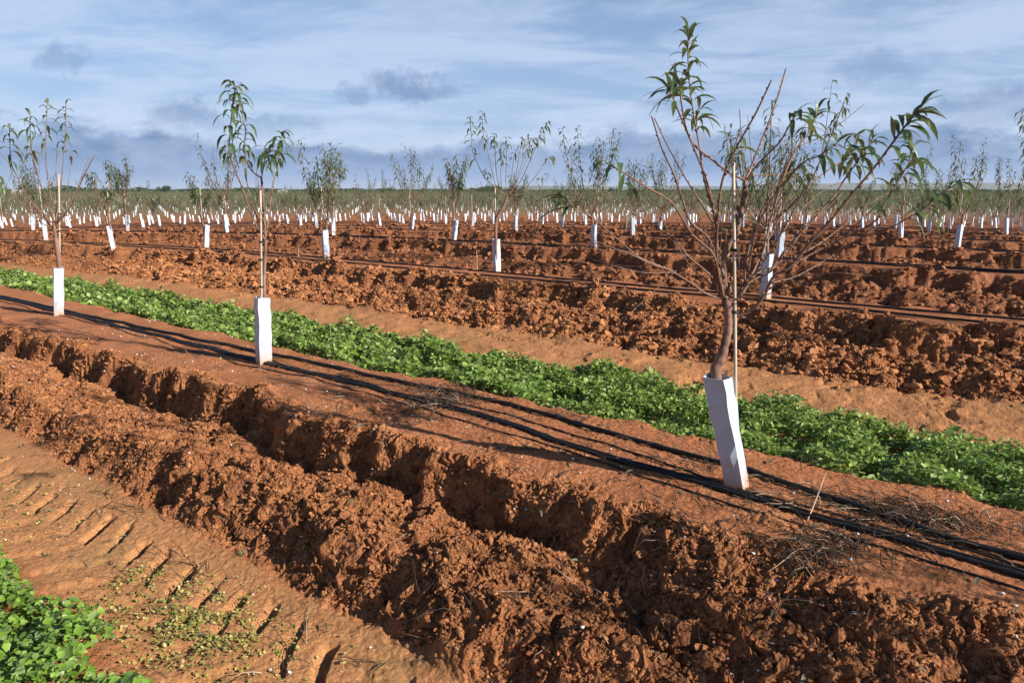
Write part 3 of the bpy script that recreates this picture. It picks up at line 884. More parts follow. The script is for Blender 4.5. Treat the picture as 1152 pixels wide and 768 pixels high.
# --- nearest tree
T1 = [
 dict(p=[(816, 345), (815, 300), (816, 283), (829, 258), (836, 225), (839, 203)], r=(.021, .011), d=.05),
 dict(p=[(838, 204), (846, 186), (853, 168), (868, 130), (877, 103), (884, 78)], r=(.009, .004), d=.25, d0=.05),
 dict(p=[(814, 335), (808, 300), (806, 280), (808, 240), (813, 202), (828, 167), (850, 128), (868, 90)], r=(.011, .0035), d=-.35),
 dict(p=[(839, 203), (820, 194), (803, 181), (786, 168), (777, 157), (766, 132), (758, 112), (752, 101)], r=(.008, .003), d=-.25, d0=.05, l=(13, .80, 1.15)),
 dict(p=[(812, 330), (804, 285), (806, 250), (800, 230), (792, 200), (787, 166), (781, 133), (776, 97), (774, 66), (774, 34)], r=(.010, .0025), d=.15, l=(35, .62, 1.35)),
 dict(p=[(806, 260), (797, 210), (784, 175), (772, 144), (766, 112), (765, 97)], r=(.007, .003), d=-.4, l=(9, .86, 1.25)),
 dict(p=[(787, 166), (784, 150), (784, 134), (788, 124)], r=(.004, .002), d=.05, d0=.12, l=(10, .3, 1.45)),
 dict(p=[(812, 322), (806, 296), (797, 268), (777, 250), (768, 226), (758, 196), (745, 168), (733, 131)], r=(.008, .0032), d=-.55),
 dict(p=[(812, 318), (808, 285), (803, 254), (787, 226), (772, 202), (752, 166), (736, 133)], r=(.008, .0032), d=.45),
 dict(p=[(811, 325), (803, 288), (779, 264), (764, 240), (752, 225), (730, 212), (706, 197), (682, 183)], r=(.008, .0028), d=-.75, l=(5, .85, 1.85)),
 dict(p=[(812, 330), (797, 308), (776, 290), (758, 269), (735, 254), (712, 239), (680, 214)], r=(.007, .0022), d=-.3),
 dict(p=[(813, 336), (796, 331), (778, 319), (757, 306), (736, 297), (717, 288), (696, 270), (686, 262), (667, 245), (648, 236), (632, 223)], r=(.0075, .002), d=-.6, l=(10, .90, 1.0)),
 dict(p=[(757, 304), (735, 298), (708, 285), (690, 279), (665, 269)], r=(.004, .0015), d=-.2, d0=-.28),
 dict(p=[(761, 304), (748, 316), (730, 333), (709, 352)], r=(.0025, .0012), d=-.1, d0=-.25),
 dict(p=[(810, 332), (795, 315), (778, 301), (765, 282), (752, 262), (741, 240), (727, 222)], r=(.006, .002), d=.5),
 dict(p=[(822, 356), (834, 354), (848, 347), (861, 330), (870, 312), (890, 299), (913, 271), (933, 250), (958, 219), (984, 188), (1007, 157), (1024, 135), (1036, 123)], r=(.012, .0038), d=-.35, l=(26, .80, 1.35)),
 dict(p=[(866, 319), (897, 310), (930, 291), (966, 269), (986, 255), (1003, 240), (1020, 226)], r=(.006, .002), d=.15, d0=-.08),
 dict(p=[(897, 310), (920, 309), (945, 307), (962, 310), (980, 310)], r=(.0035, .0015), d=-.15, d0=-.02),
 dict(p=[(930, 291), (968, 268), (998, 258), (1022, 245), (1042, 232), (1061, 216), (1078, 206)], r=(.005, .002), d=-.2, d0=.0, l=(21, .42, 1.75)),
 dict(p=[(824, 345), (838, 318), (852, 305), (858, 285), (872, 230), (885, 190), (898, 165), (911, 148), (921, 122)], r=(.011, .003), d=.35, l=(17, .80, 1.55)),
 dict(p=[(839, 204), (850, 188), (860, 177), (877, 160), (887, 143), (895, 129)], r=(.006, .003), d=-.2, d0=.05, l=(7, .88, 1.45)),
 dict(p=[(824, 346), (840, 320), (868, 304), (882, 285), (905, 258), (937, 222), (950, 202), (963, 184), (973, 170), (982, 156)], r=(.009, .0025), d=.15, l=(24, .68, 1.65)),
 dict(p=[(843, 314), (855, 290), (868, 262), (882, 240), (917, 203), (940, 186), (955, 176), (965, 150)], r=(.007, .0025), d=.55, l=(17, .72, 1.65)),
 dict(p=[(841, 312), (850, 262), (872, 218), (904, 183), (920, 176), (942, 161)], r=(.006, .0025), d=-.3, l=(6, .75, 1.65)),
 dict(p=[(872, 310), (905, 290), (944, 270), (983, 250), (996, 228), (1010, 204), (1022, 184), (1026, 160)], r=(.006, .0025), d=.1, d0=-.05, l=(28, .62, 1.65)),
 dict(p=[(850, 308), (880, 296), (917, 277), (945, 257), (975, 232), (1001, 216)], r=(.006, .002), d=.65),
 dict(p=[(826, 342), (836, 325), (843, 300), (845, 270), (858, 235), (880, 205), (905, 180)], r=(.006, .0022), d=.7, l=(7, .8, 1.65)),
 dict(p=[(828, 340), (850, 309), (861, 290), (880, 262), (897, 240), (925, 215), (945, 205)], r=(.006, .0022), d=.8),
 dict(p=[(838, 316), (840, 290), (852, 250), (868, 215), (880, 195), (893, 160)], r=(.006, .002), d=.9),
 dict(p=[(838, 204), (836, 188), (835, 170), (832, 123)], r=(.004, .0022), d=.1, d0=.05),
 dict(p=[(846, 198), (865, 197), (880, 196), (900, 190)], r=(.004, .002), d=.3, d0=.05, l=(5, .6, 1.25)),
 dict(p=[(817, 196), (816, 180), (824, 170), (833, 145)], r=(.003, .0018), d=-.1, d0=-.1, l=(5, .5, 0.95)),
 dict(p=[(828, 340), (848, 336), (880, 325), (905, 312), (922, 302)], r=(.004, .0015), d=-.45),
 dict(p=[(815, 335), (810, 305), (800, 285), (790, 262), (785, 240), (776, 220)], r=(.005, .002), d=.75),
 dict(p=[(820, 338), (826, 310), (832, 290), (826, 262), (822, 240), (815, 220)], r=(.005, .002), d=.8),
 dict(p=[(826, 341), (845, 312), (866, 284), (888, 246), (900, 222), (912, 200)], r=(.005, .002), d=-.55),
 dict(p=[(843, 313), (862, 275), (877, 246), (895, 215), (906, 196)], r=(.004, .002), d=.45, l=(5, .8, 1.65)),
 dict(p=[(868, 304), (886, 276), (902, 256), (930, 235), (948, 217)], r=(.004, .002), d=.6, d0=-.02),
]
_r = random.Random(5)
for _i in range(22):
    _b = T1[_r.choice([0, 2, 4, 7, 9, 10, 11, 15, 19, 21, 22, 23, 24, 25, 26, 27, 28])]
    _k = _r.randint(1, len(_b['p']) - 3); _q0 = _b['p'][_k]; _q1 = _b['p'][_k + 1]
    _ax, _ay = _q1[0] - _q0[0], _q1[1] - _q0[1]; _l = math.hypot(_ax, _ay); _ax, _ay = _ax / _l, _ay / _l
    _t = _r.choice((-1, 1)) * _r.uniform(.2, .6); _dx, _dy = _ax - _ay * _t, _ay + _ax * _t
    _n = _r.uniform(26, 68)
    T1.append(dict(p=[_q0, (_q0[0] + _dx * _n * .5, _q0[1] + _dy * _n * .5), (_q0[0] + (_dx + _ax * .2) * _n, _q0[1] + (_dy + _ay * .2) * _n - 6)], r=(.0032, .0013), d=_r.uniform(-.2, .2),
                   d0=_b.get('d0', 0) + _b.get('d', 0) * _k / (len(_b['p']) - 1), **({'l': (3, .7, 1.4)} if _r.random() < .25 else {})))
b1 = on_ground(829, 552, -.01)
authored_tree(b1[1] + .02, b1, [(806, 430, .0), (812, 400, .0), (819, 372, .0), (819, 350, .0), (817, 336, .0)], [.028, .028, .026, .023, .020, .023, .017], T1,
              'leaning young fruit tree nearest the camera with bare wiry shoots and a few long leaves', .155, .028, 5)
gm1 = guard_mesh(5, .118, .60, lean_to(b1, 806, 427, R(-33), .6), 9, twist=-.10, taper=.12, crum=.0062)
place_guard(b1[0] + .004, b1[1], gz1(*b1) - .02, gm1, R(-33), 'large leaning blue-white guard on the nearest tree, shaded toward the camera')

b2 = on_ground(297, 410, 0)
T2 = [
 dict(p=[(299, 271), (289, 255), (278, 228), (270, 205), (262, 186), (258, 168), (260, 135), (263, 112), (264, 94)], r=(.011, .003), d=-.3, l=(34, .52, 2.5)),
 dict(p=[(299, 272), (297, 240), (296, 225), (294, 200)], r=(.014, .008), d=.05),
 dict(p=[(294, 200), (284, 193), (277, 180), (275, 165), (276, 145), (270, 120), (266, 98)], r=(.008, .003), d=.1, d0=.05, l=(30, .35, 2.5)),
 dict(p=[(294, 201), (297, 188), (303, 176), (301, 168)], r=(.006, .003), d=-.1, d0=.05, l=(17, .3, 2.4)),
 dict(p=[(299, 268), (302, 245), (306, 215), (312, 186), (316, 165), (317, 149)], r=(.010, .003), d=.3, l=(24, .6, 2.5)),
 dict(p=[(298, 262), (289, 244), (281, 220), (277, 198), (276, 170)], r=(.008, .003), d=.35, l=(6, .8, 2.5)),
 dict(p=[(296, 240), (290, 225), (288, 205), (289, 185)], r=(.005, .002), d=.2),
 dict(p=[(298, 255), (293, 235), (291, 215), (290, 196)], r=(.004, .002), d=-.3),
 dict(p=[(299, 275), (285, 270), (275, 262), (266, 256)], r=(.004, .0015), d=-.2),
]
authored_tree(b2[1], b2, [(297, 360, 0), (297, 320, 0), (298, 290, 0), (299, 270, 0)], [.0155, .015, .0145, .0135, .012], T2,
              'upright young fruit tree with two leafy plumes, second tree of the nearest row', .19, .034, 5)
gm2 = guard_mesh(9, .115, .59, lean_to(b2, 295, 336, R(38), .6), 7, crum=.006)
place_guard(b2[0], b2[1], gz1(*b2) - .015, gm2, R(38), 'crumpled white guard on the second tree of the nearest row')

b3 = on_ground(66, 356, 0)
T3 = [
 dict(p=[(61, 256), (59, 235), (57, 219), (53, 195), (51.5, 176), (52, 145), (53, 112)], r=(.013, .003), d=.1, l=(16, .70, 2.5)),
 dict(p=[(60, 250), (52, 225), (43, 199), (36, 170), (34, 150), (34, 130)], r=(.011, .003), d=-.4, l=(13, .74, 2.5)),
 dict(p=[(36, 178), (35, 172), (36, 163)], r=(.004, .002), d=.05, d0=-.3, l=(9, .1, 2.5)),
 dict(p=[(60, 252), (44, 236), (29, 219), (20, 200), (13, 185), (11, 160), (11, 140)], r=(.011, .003), d=-.2, l=(16, .66, 2.5)),
 dict(p=[(62, 250), (66, 230), (69, 205), (72, 170), (74, 145), (74, 119)], r=(.011, .003), d=.3, l=(18, .6, 2.5)),
 dict(p=[(62, 254), (74, 240), (83, 225), (94, 199), (106, 175)], r=(.009, .004), d=-.2),
 dict(p=[(62, 252), (76, 234), (87, 212), (95, 190), (101, 176)], r=(.008, .003), d=.4),
 dict(p=[(62, 253), (64, 220), (63, 190), (65, 163)], r=(.007, .003), d=.4),
 dict(p=[(60, 258), (45, 240), (31, 222), (15, 190), (0, 172)], r=(.008, .0025), d=.3),
 dict(p=[(60, 258), (40, 246), (20, 225), (6, 210), (-6, 200)], r=(.007, .002), d=-.5, l=(8, .7, 2.5)),
 dict(p=[(62, 258), (86, 241), (105, 232), (119, 222)], r=(.006, .002), d=.2),
 dict(p=[(61, 255), (50, 240), (35, 232), (24, 226), (14, 222)], r=(.006, .002), d=.5),
 dict(p=[(61, 253), (72, 225), (78, 198), (80, 170)], r=(.006, .002), d=.6, l=(3, .9, 2.4)),
 dict(p=[(61, 250), (48, 215), (40, 190), (33, 168)], r=(.006, .002), d=.7),
 dict(p=[(62, 259), (54, 272), (50, 282), (52, 290)], r=(.004, .0015), d=-.3),
]
authored_tree(b3[1], b3, [(66, 320, 0), (66.5, 300, 0), (64.5, 279, 0), (61.5, 262, 0), (61, 252, 0)], [.022, .022, .025, .024, .021, .015], T3,
              'spreading young fruit tree with palm-like leaf tufts at far left of the nearest row', .20, .034, 5)
gm3 = guard_mesh(14, .115, .585, lean_to(b3, 66, 302, R(34), .6), 6, crum=.007)
place_guard(b3[0], b3[1], gz1(*b3) - .015, gm3, R(34), 'upright white guard on the leftmost tree of the nearest row')

T5 = [
 dict(p=[(571, 221), (563, 216), (557, 211), (547, 202), (538, 186), (532, 171), (530, 150), (529, 131)], r=(.012, .004), d=-.3, l=(20, .62, 2.5)),
 dict(p=[(558, 212), (553, 190), (549, 172), (546, 160), (543, 145), (543, 126)], r=(.009, .004), d=.4, l=(20, .55, 2.5)),
 dict(p=[(562, 216), (558, 190), (557, 165), (556, 150)], r=(.008, .004), d=-.5, l=(13, .62, 2.5)),
 dict(p=[(569, 215), (569, 200), (570, 170), (570, 155)], r=(.008, .004), d=.3, l=(10, .6, 2.5)),
 dict(p=[(571, 222), (578, 211), (586, 188), (592, 168), (595, 153)], r=(.010, .004), d=.5, l=(14, .6, 2.5)),
 dict(p=[(573, 222), (585, 205), (601, 170), (608, 152), (617, 136)], r=(.010, .004), d=-.2, l=(22, .5, 2.5)),
 dict(p=[(573, 222), (590, 213), (605, 195), (615, 180), (621, 176)], r=(.009, .004), d=.2, l=(9, .7, 2.5)),
 dict(p=[(572, 222), (580, 200), (583, 180), (586, 165), (588, 155)], r=(.007, .003), d=-.6, l=(8, .7, 2.5)),
 dict(p=[(565, 218), (563, 195), (565, 180), (562, 168)], r=(.007, .003), d=.7, l=(12, .5, 2.5)),
 dict(p=[(575, 221), (592, 216), (604, 205), (614, 196)], r=(.006, .003), d=.6, l=(6, .6, 2.5)),
 dict(p=[(578, 212), (588, 190), (598, 166), (600, 155)], r=(.006, .003), d=.8, l=(8, .7, 2.5)),
 dict(p=[(562, 216), (552, 205), (548, 196), (547, 190)], r=(.005, .003), d=.5, l=(9, .3, 2.5)),
 dict(p=[(571, 222), (576, 195), (578, 178), (581, 170)], r=(.006, .003), d=-.4, l=(6, .6, 2.5)),
]
b5 = on_ground(558, 304, .12)
authored_tree(b5[1], b5, [(558, 270, 0), (558.5, 247, 0), (567, 231, 0), (571, 220, 0)], [.026, .025, .026, .024, .020], T5,
              'broad fan-shaped young fruit tree with a leaning fork, centre of the second row', .19, .036, 3)

# --- generated trees
def gen_tree(seed, H, nl=5, spread=.5, leaf=1.0, low=.0):
    """returns (wood, foliage) MBs about the origin; a young open-vase tree"""
    rs = random.Random(seed)
    wood, fol = MB(), MB()
    zf = rs.uniform(.68, 1.0)
    lx, ly = rs.uniform(-.10, .10), rs.uniform(-.10, .10)
    tp = smooth_poly([(0, 0, 0), (lx * .2, ly * .2, zf * .5), (lx, ly, zf)], 4)
    wood.tube(tp, shoot_radii(len(tp), .027, .021), 6)
    top = np.array([lx, ly, zf])
    a0 = rs.uniform(0, 6.28)
    for i in range(nl):
        a = a0 + i * 6.283 / nl + rs.uniform(-.4, .4)
        tilt = rs.uniform(.3, 1.0) * spread
        LL = (H - zf) * rs.uniform(.65, 1.0)
        b0 = top + np.array([0, 0, -rs.uniform(0, .16)])
        out = np.array([math.cos(a), math.sin(a), 0])
        p1 = b0 + out * LL * .30 * tilt * 1.6 + np.array([0, 0, LL * .25])
        p2 = b0 + out * LL * .52 * tilt * 1.5 + np.array([0, 0, LL * .62])
        p3 = b0 + out * LL * (.62 * tilt * 1.5) + np.array([rs.uniform(-.08, .08), rs.uniform(-.08, .08), LL])
        Q = smooth_poly([b0, p1, p2, p3], 4)
        wood.tube(Q, shoot_radii(len(Q), .012, .003), 4, False)
        bare = rs.random() < .15
        if not bare: leaves_on(fol, Q, .45, int(30 * leaf), .18, .036, 2.4, 2)
        for k in range(rs.randint(2, 4)):
            j = rs.randint(2, 7); q0 = Q[j]; an = a + rs.uniform(-1.3, 1.3); l2 = LL * rs.uniform(.3, .62)
            o2 = np.array([math.cos(an), math.sin(an), 0]); tl = rs.uniform(.15, .7)
            q = [q0, q0 + o2 * l2 * .3 * tl + np.array([0, 0, l2 * .38]), q0 + o2 * l2 * .65 * tl + np.array([0, 0, l2 * .9])]
            q = smooth_poly(q, 3)
            wood.tube(q, shoot_radii(len(q), .0065, .0022), 3, False)
            if rs.random() < .75: leaves_on(fol, q, .45, int(rs.randint(11, 19) * leaf), .17, .034, 2.4, 2)
    # short leafless reddish twigs low in the crown
    for k in range(9):
        an = rs.uniform(0, 6.28); l2 = rs.uniform(.2, .5)
        o2 = np.array([math.cos(an), math.sin(an), 0]); q0 = top + np.array([0, 0, rs.uniform(-.14, .12)])
        q = smooth_poly([q0, q0 + o2 * l2 * .5 + np.array([0, 0, l2 * rs.uniform(.1, .4)]), q0 + o2 * l2 * .8 + np.array([0, 0, l2 * rs.uniform(.4, .9)])], 2)
        wood.tube(q, shoot_radii(len(q), .005, .002), 3, False)
    return wood, fol

PROTO = []
for i in range(14):
    H = [2.45, 2.2, 2.6, 2.0, 2.35, 2.75, 2.1, 2.5, 1.9, 2.3, 2.65, 2.05, 2.4, 2.2][i]
    w, f = gen_tree(700 + i * 13, H, [4, 5, 5, 4, 6, 5, 4, 5, 3, 5, 4, 6, 5, 4][i], [.42, .55, .5, .35, .6, .45, .5, .6, .4, .5, .38, .55, .5, .62][i], [1, 1, .8, 1.1, .8, 1.1, .9, .7, 1, 1, 1.1, .7, .9, .8][i])
    whole = MB(); whole.merge(w, 0); whole.merge(f, 1)
    PROTO.append((w.mesh('trunk', [M_SHOOT]), f.mesh('foliage', [M_LEAFMID]), whole.mesh('fruit_tree', [M_SHOOT, M_LEAFMID])))
GUARDS = [guard_mesh(40 + i, .115, .585, (rnd.uniform(-.05, .05), rnd.uniform(-.05, .05)), 5, twist=rnd.uniform(-.2, .2), taper=rnd.uniform(-.05, .1), crum=rnd.uniform(.003, .008)) for i in range(7)]
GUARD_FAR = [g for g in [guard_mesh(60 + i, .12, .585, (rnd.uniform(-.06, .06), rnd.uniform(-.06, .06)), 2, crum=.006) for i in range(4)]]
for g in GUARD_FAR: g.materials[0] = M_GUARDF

def stake_mesh(h, r=.0095, lean=(.0, .0), tie=None):
    mb = MB()
    pts = [(lean[0] * t, lean[1] * t, h * t) for t in np.linspace(0, 1, 12)]
    mb.tube(pts, [r * (1 + (.12 if i % 3 == 0 else 0)) for i in range(12)], 8)
    return mb.mesh('support_stake', [M_STAKE])
def tie_mesh(z, r):
    mb = MB()
    for k in range(3):
        mb.tube([(math.cos(a) * r, math.sin(a) * r * .7, z + .004 * k) for a in np.linspace(0, 6.28, 13)], .0035, 5, False)
    return mb.mesh('tie', [M_TIE])
def place_stake(x, y, z, h, lean, label, group='support stakes', ties=(), r=.0095, toff=(0, 0)):
    o = link('support_stake', stake_mesh(h, r, lean)); o.location = (x, y, z)
    tag(o, label, 'stake', group)
    for t in ties:
        q = link('tie', tie_mesh(0, r * 2.2), o); q.location = (lean[0] * t / h + toff[0], lean[1] * t / h + toff[1], t)
    return o
# stakes of the first row
def stake_px(bx, by, tx, ty, dD, zb, label, ties=(), r=.0095, ground_z=None):
    x0, y0 = on_ground(bx, by, zb); y0 += dD; x0 = x0 * y0 / (y0 - dD)
    t = at(tx, ty, y0)
    z0 = gz1(x0, y0) - .05
    place_stake(x0, y0, z0, t[2] - z0, (t[0] - x0, 0), label, ties=ties, r=r)
stake_px(829, 552, 825, 183, .035, 0, 'pale cane stake behind the trunk of the nearest tree', (.95, 1.25), .0082)
stake_px(295, 410, 293, 214, -.03, 0, 'white cane stake beside the two-plumed tree', (.72, .95, 1.1), .0085)
stake_px(68, 356, 66, 196, .04, 0, 'white cane stake beside the leftmost tree of the nearest row', (1.05, 1.25), .0095)

# rows: (k, s)
def tree_thing(x, y, z, proto, rz, sc, label, group, detailed, name='fruit_tree'):
    w, f, whole = PROTO[proto]
    if detailed:
        o = empty(name, (x, y, z), rz); o.scale = (sc, sc, sc)
        link('trunk', w, o); link('foliage', f, o)
    else:
        o = link(name, whole); o.location = (x, y, z); o.rotation_euler = (0, 0, rz); o.scale = (sc, sc, sc)
    return tag(o, label, 'fruit tree', group)

def guard_at(x, y, z, near, label, group, tilt=None, gi=None, sc=1.0, rz=None):
    me = (GUARDS[gi if gi is not None else rnd.randrange(len(GUARDS))] if near else rnd.choice(GUARD_FAR))
    t = tilt or (rnd.gauss(0, .05), rnd.gauss(0, .05))
    place_guard(x, y, z - .015, me, rz if rz is not None else R(38) + rnd.uniform(-.35, .35), label, group, t, sc)

cells = []
for k in range(-1, 110):
    off = 1.1 if k % 2 == 0 else 3.45
    pit = 4.4 if k < 5 else 2.5
    for j in range(-150, 240):
        s = off + pit * j
        n = row_n(k, s)
        if k == -1: continue
        x, y = xy(s, n)
        dist = math.hypot(x, y)
        if dist > 430 or y < 2 or abs(x) > y * .70 + 1.2: continue
        cells.append((dist, k, s, x, y))
cells.sort()
# the seen second row, measured
row2 = [(861, 337, 'white guard right behind the nearest tree, tapering and split by shade', 9.5), (559, 304.5, 'upright white guard under the fan-shaped tree in the second row', None),
        (367, 291, 'square white guard in the second row right of the two-plumed tree', None), (232, 283, 'narrow white guard in the second row left of the two-plumed tree', None),
        (128, 285, 'white guard tilted left in the second row, between the leftmost tree and the two-plumed tree', None), (52, 274, 'white guard half hidden behind the trunk of the leftmost near tree', None)]
row2_tree = {861: ('dense twiggy young tree directly behind the nearest tree, mostly bare', 4, 1.08), 367: ('leafy young tree with pale stake in the second row, right of the two-plumed tree', 9, 1.1),
             232: ('young tree with a hanging bunch of broad leaves, second row', 3, 1.02), 128: ('young tree with a single leaning leafy head, second row between the two leftmost near trees', 8, 1.18),
             52: ('young tree mostly hidden behind the leftmost near tree', 6, 1.05)}
used = []
for px, py, lab, D in row2:
    x, y = on_ground(px, py, .11 if px > 300 else .02)
    z = gz1(x, y)
    g = GUARDS[{861: 1, 559: 2, 367: 3, 232: 4, 128: 5, 52: 6}[px]]
    place_guard(x, y, z - .01, g, R(38), lab, 'guards of the second row', ((0, -.16) if px == 128 else (0, -.05) if px == 861 else (0, 0)))
    if px in row2_tree:
        l, pi, sc = row2_tree[px]
        tree_thing(x, y, z, pi, rnd.uniform(0, 6), sc, l, 'trees of the second row', True)
    used.append((x, y))
    where = {861: 'directly behind the nearest tree', 559: 'under the fan-shaped tree', 367: 'right of the two-plumed tree', 232: 'left of the two-plumed tree', 128: 'by the left-tilted guard', 52: 'behind the leftmost near tree'}[px]
    place_stake(x - .04, y + .03, z - .03, rnd.uniform(1.45, 1.6), (rnd.uniform(-.04, .04), 0), 'thin pale cane stake in the second row, ' + where, ties=(.9,), r=.011)

ntree = 4 + len(row2_tree)
by_row = {}
for c in cells:
    if c[1] >= 2: by_row.setdefault(c[1], []).append(c)
order = {}
for k, L in by_row.items():
    vis = sorted([c for c in L if abs(c[3]) < c[4] * .678], key=lambda c: c[3] / c[4])
    for i, c in enumerate(vis): order[c] = (i, len(vis))
def ordinal(i, m):
    w = ordn + ['thirteenth', 'fourteenth', 'fifteenth', 'sixteenth', 'seventeenth', 'eighteenth', 'nineteenth', 'twentieth']
    if i == 0: return 'leftmost'
    if i == m - 1: return 'rightmost'
    if i < m / 2: return w[i] + ' from the left'
    return (w[m - 1 - i] + ' from the right')
far_cells = []
for c in cells:
    dist, k, s, x, y = c
    if k < 2:
        continue
    x += rnd.gauss(0, .10); y += rnd.gauss(0, .10)
    vis = c in order
    if ntree < 296 and (vis or dist < 25):
        ntree += 1
        z = gz1(x, y)
        near = dist < 36
        if k <= 6 and vis:
            i, m = order[c]
            tl = f'slender young fruit tree, {ordinal(i, m)} in the {ordn[k]} row back'
            gl = f'small white trunk guard, {ordinal(i, m)} in the {ordn[k]} row back'
            tg, gg = f'trees of the {ordn[k]} row', f'guards of the {ordn[k]} row'
        else:
            tl, gl = 'tiny distant young fruit tree among the crowded rows toward the horizon', 'tiny distant white guard in the crowded rows toward the horizon'
            tg, gg = 'distant young fruit trees', 'distant white guards'
        sc = rnd.uniform(1.18, 1.38) if k == 2 else rnd.uniform(1.1, 1.3) if dist < 36 else rnd.uniform(.85, 1.15)
        pr = rnd.randrange(14)
        if k == 2 and x > 8 and y < 14: pr, sc = 4, 1.2
        if dist < 26 and x > 5 and not (k == 2 and x > 8): pr, sc = rnd.choice((2, 5, 10, 7)), rnd.uniform(1.1, 1.22)
        if rnd.random() > .04: tree_thing(x, y, z, pr, rnd.uniform(0, 6.28), sc, tl, tg, near)
        guard_at(x, y, z, near, gl, gg, (rnd.gauss(0, .07), rnd.gauss(0, .07)) if k > 2 else None, sc=rnd.uniform(.92, 1.1))
        if dist < 46:
            place_stake(x + rnd.uniform(-.04, .04), y + .03, z, rnd.uniform(1.2, 1.6), (rnd.uniform(-.06, .06), 0),
                        (f'thin pale cane stake, {ordinal(*order[c])} in the {ordn[k]} row back' if (k <= 6 and vis) else 'thin pale cane stake in the distant tree rows'),
                        'support stakes' if k <= 6 and vis else 'distant support stakes', r=.011)
    elif vis or dist > 25:
        far_cells.append((x, y, dist))
print('trees', ntree, 'far', len(far_cells))

# off-frame neighbours of the first and second row, whose shade falls into the picture
for s_, k_, pi in ((-3.05, 0, 2),):
    x, y = xy(s_, row_n(k_, s_)); z = gz1(x, y)
    tree_thing(x, y, z, pi, 1.0, 1.0, 'young fruit tree of the nearest row just outside the right edge', None, True)
    guard_at(x, y, z, True, 'white guard of the nearest row just outside the right edge', None)
for s_, k_, pi in ((-1.0, 1, 5),):
    x, y = xy(s_, row_n(k_, s_)); z = gz1(x, y)
    tree_thing(x, y, z, pi, 2.0, 1.0, 'young fruit tree of the second row just outside the right edge', None, True)
    guard_at(x, y, z, True, 'white guard of the second row just outside the right edge', None)

# far mass of the orchard
def far_orchard():
    P = np.array([(x, y) for x, y, d in far_cells]); D = np.array([d for _, _, d in far_cells])
    z = gz(P[:, 0], P[:, 1])
    parts = []
    nleaf = 64
    for i in range(len(P)):
        pass
    n = len(P) * nleaf
    idx = np.repeat(np.arange(len(P)), nleaf)
    H = nr.uniform(1.9, 2.7, len(P))[idx]
    hz = .75 + (H - .75) * nr.uniform(0, 1, n) ** .9
    a = nr.uniform(0, 6.283, n); rr = (.12 + .5 * (hz - .7) / 1.6) * np.sqrt(nr.uniform(0, 1, n))
    C = np.stack([P[idx, 0] + rr * np.cos(a), P[idx, 1] + rr * np.sin(a), z[idx] + hz], 1)
    tv = np.array([(-.5, 0, 0), (.5, 0, 0), (.25, 1, .05), (-.25, 1, .05)]) * np.array([.16, .8, 1]); tf = np.array([[0, 1, 2, 3]])
    tilt = nr.normal(-1.4, .6, n)
    parts.append(scatter_np(tv, tf, C, rotmats(nr.uniform(0, 6.28, n), tilt, nr.normal(0, .3, n)), nr.uniform(.14, .30, n)))
    V, F = join_np(parts)
    tag(link('far_orchard_foliage', np_mesh('far_orchard_foliage', V, F, [M_FAR])), 'hazy olive mass of distant orchard crowns along the horizon', 'far orchard', None, 'stuff')
    # stems
    nst = 7
    idx = np.repeat(np.arange(len(P)), nst); n = len(idx)
    tv = np.array([(-.012, 0, 0), (.012, 0, 0), (.006, 0, 1), (-.006, 0, 1)]); 
    tv = np.concatenate([tv, tv[:, [1, 0, 2]]]); tf = np.array([[0, 1, 2, 3], [4, 5, 6, 7]])
    first = (np.arange(n) % nst == 0)
    zb = np.where(first, 0.0, .75); L = np.where(first, .85, nr.uniform(.5, 1.3, n))
    Pn = np.stack([P[idx, 0], P[idx, 1], z[idx] + zb], 1)
    Rm = rotmats(nr.uniform(0, 6.28, n), np.where(first, .0, nr.uniform(.1, .7, n)), 0 * zb)
    V, F = scatter_np(tv, tf, Pn, Rm, L)
    tag(link('far_orchard_stems', np_mesh('far_orchard_stems', V, [F], [M_SHOOT])), 'reddish thicket of distant orchard stems', 'far orchard', None, 'stuff')
    k = nr.uniform(0, 1, len(D)) < np.where(D < 150, .8, .25)
    Q = P[k]; zq = z[k]
    w = .058
    tv = np.array([(-w, -w, 0), (w, -w, 0), (w, w, 0), (-w, w, 0), (-w, -w, .585), (w, -w, .585), (w, w, .585), (-w, w, .585)], float)
    tf = np.array([[0, 1, 5, 4], [1, 2, 6, 5], [2, 3, 7, 6], [3, 0, 4, 7]])
    V, F = scatter_np(tv, tf, np.stack([Q[:, 0], Q[:, 1], zq - .02], 1), rotmats(nr.normal(.66, .3, len(Q)), nr.normal(0, .07, len(Q)), nr.uniform(0, .2, len(Q))), np.ones(len(Q)))
    tag(link('far_guards', np_mesh('far_guards', V, [F], [M_GUARDF], False)), 'white specks of distant guards near the horizon', 'far guards', None, 'stuff')
far_orchard()

# ------------------------------------------------------------------ horizon: hills, tree belt, trees, buildings
def hills():
    V = []; F = []
    ang = np.radians(np.linspace(-60, 60, 320))
    def ridge(R0, depth, prof, name, label):
        rows = []
        for t, hh in ((0, 0.0), (.25, .55), (.5, 1.0), (.75, .6), (1, 0.0)):
            r = R0 + depth * t
            rows.append(np.stack([r * np.sin(ang), r * np.cos(ang), -8 + hh * (prof(np.degrees(ang)) + 8)], 1))
        V = np.concatenate(rows); m = len(ang)
        idx = np.arange(len(V)).reshape(len(rows), m)
        Q = np.stack([idx[:-1, :-1], idx[:-1, 1:], idx[1:, 1:], idx[1:, :-1]], -1).reshape(-1, 4)
        tag(link(name, np_mesh(name, V, [Q], [M_HILL])), label, None, None, 'structure')
    def p1(d):
        return 4 + 20 * sst(-8, 2, d) * (1 + .3 * fbm(d * .16, d * 0, 601, 4)) + 6 * fbm(d * .3, d * 0 + 9, 603, 4) + 16 * sst(14, 24, d)
    ridge(4600, 1800, p1, 'distant_hills', 'low blue hills on the horizon')
hills()

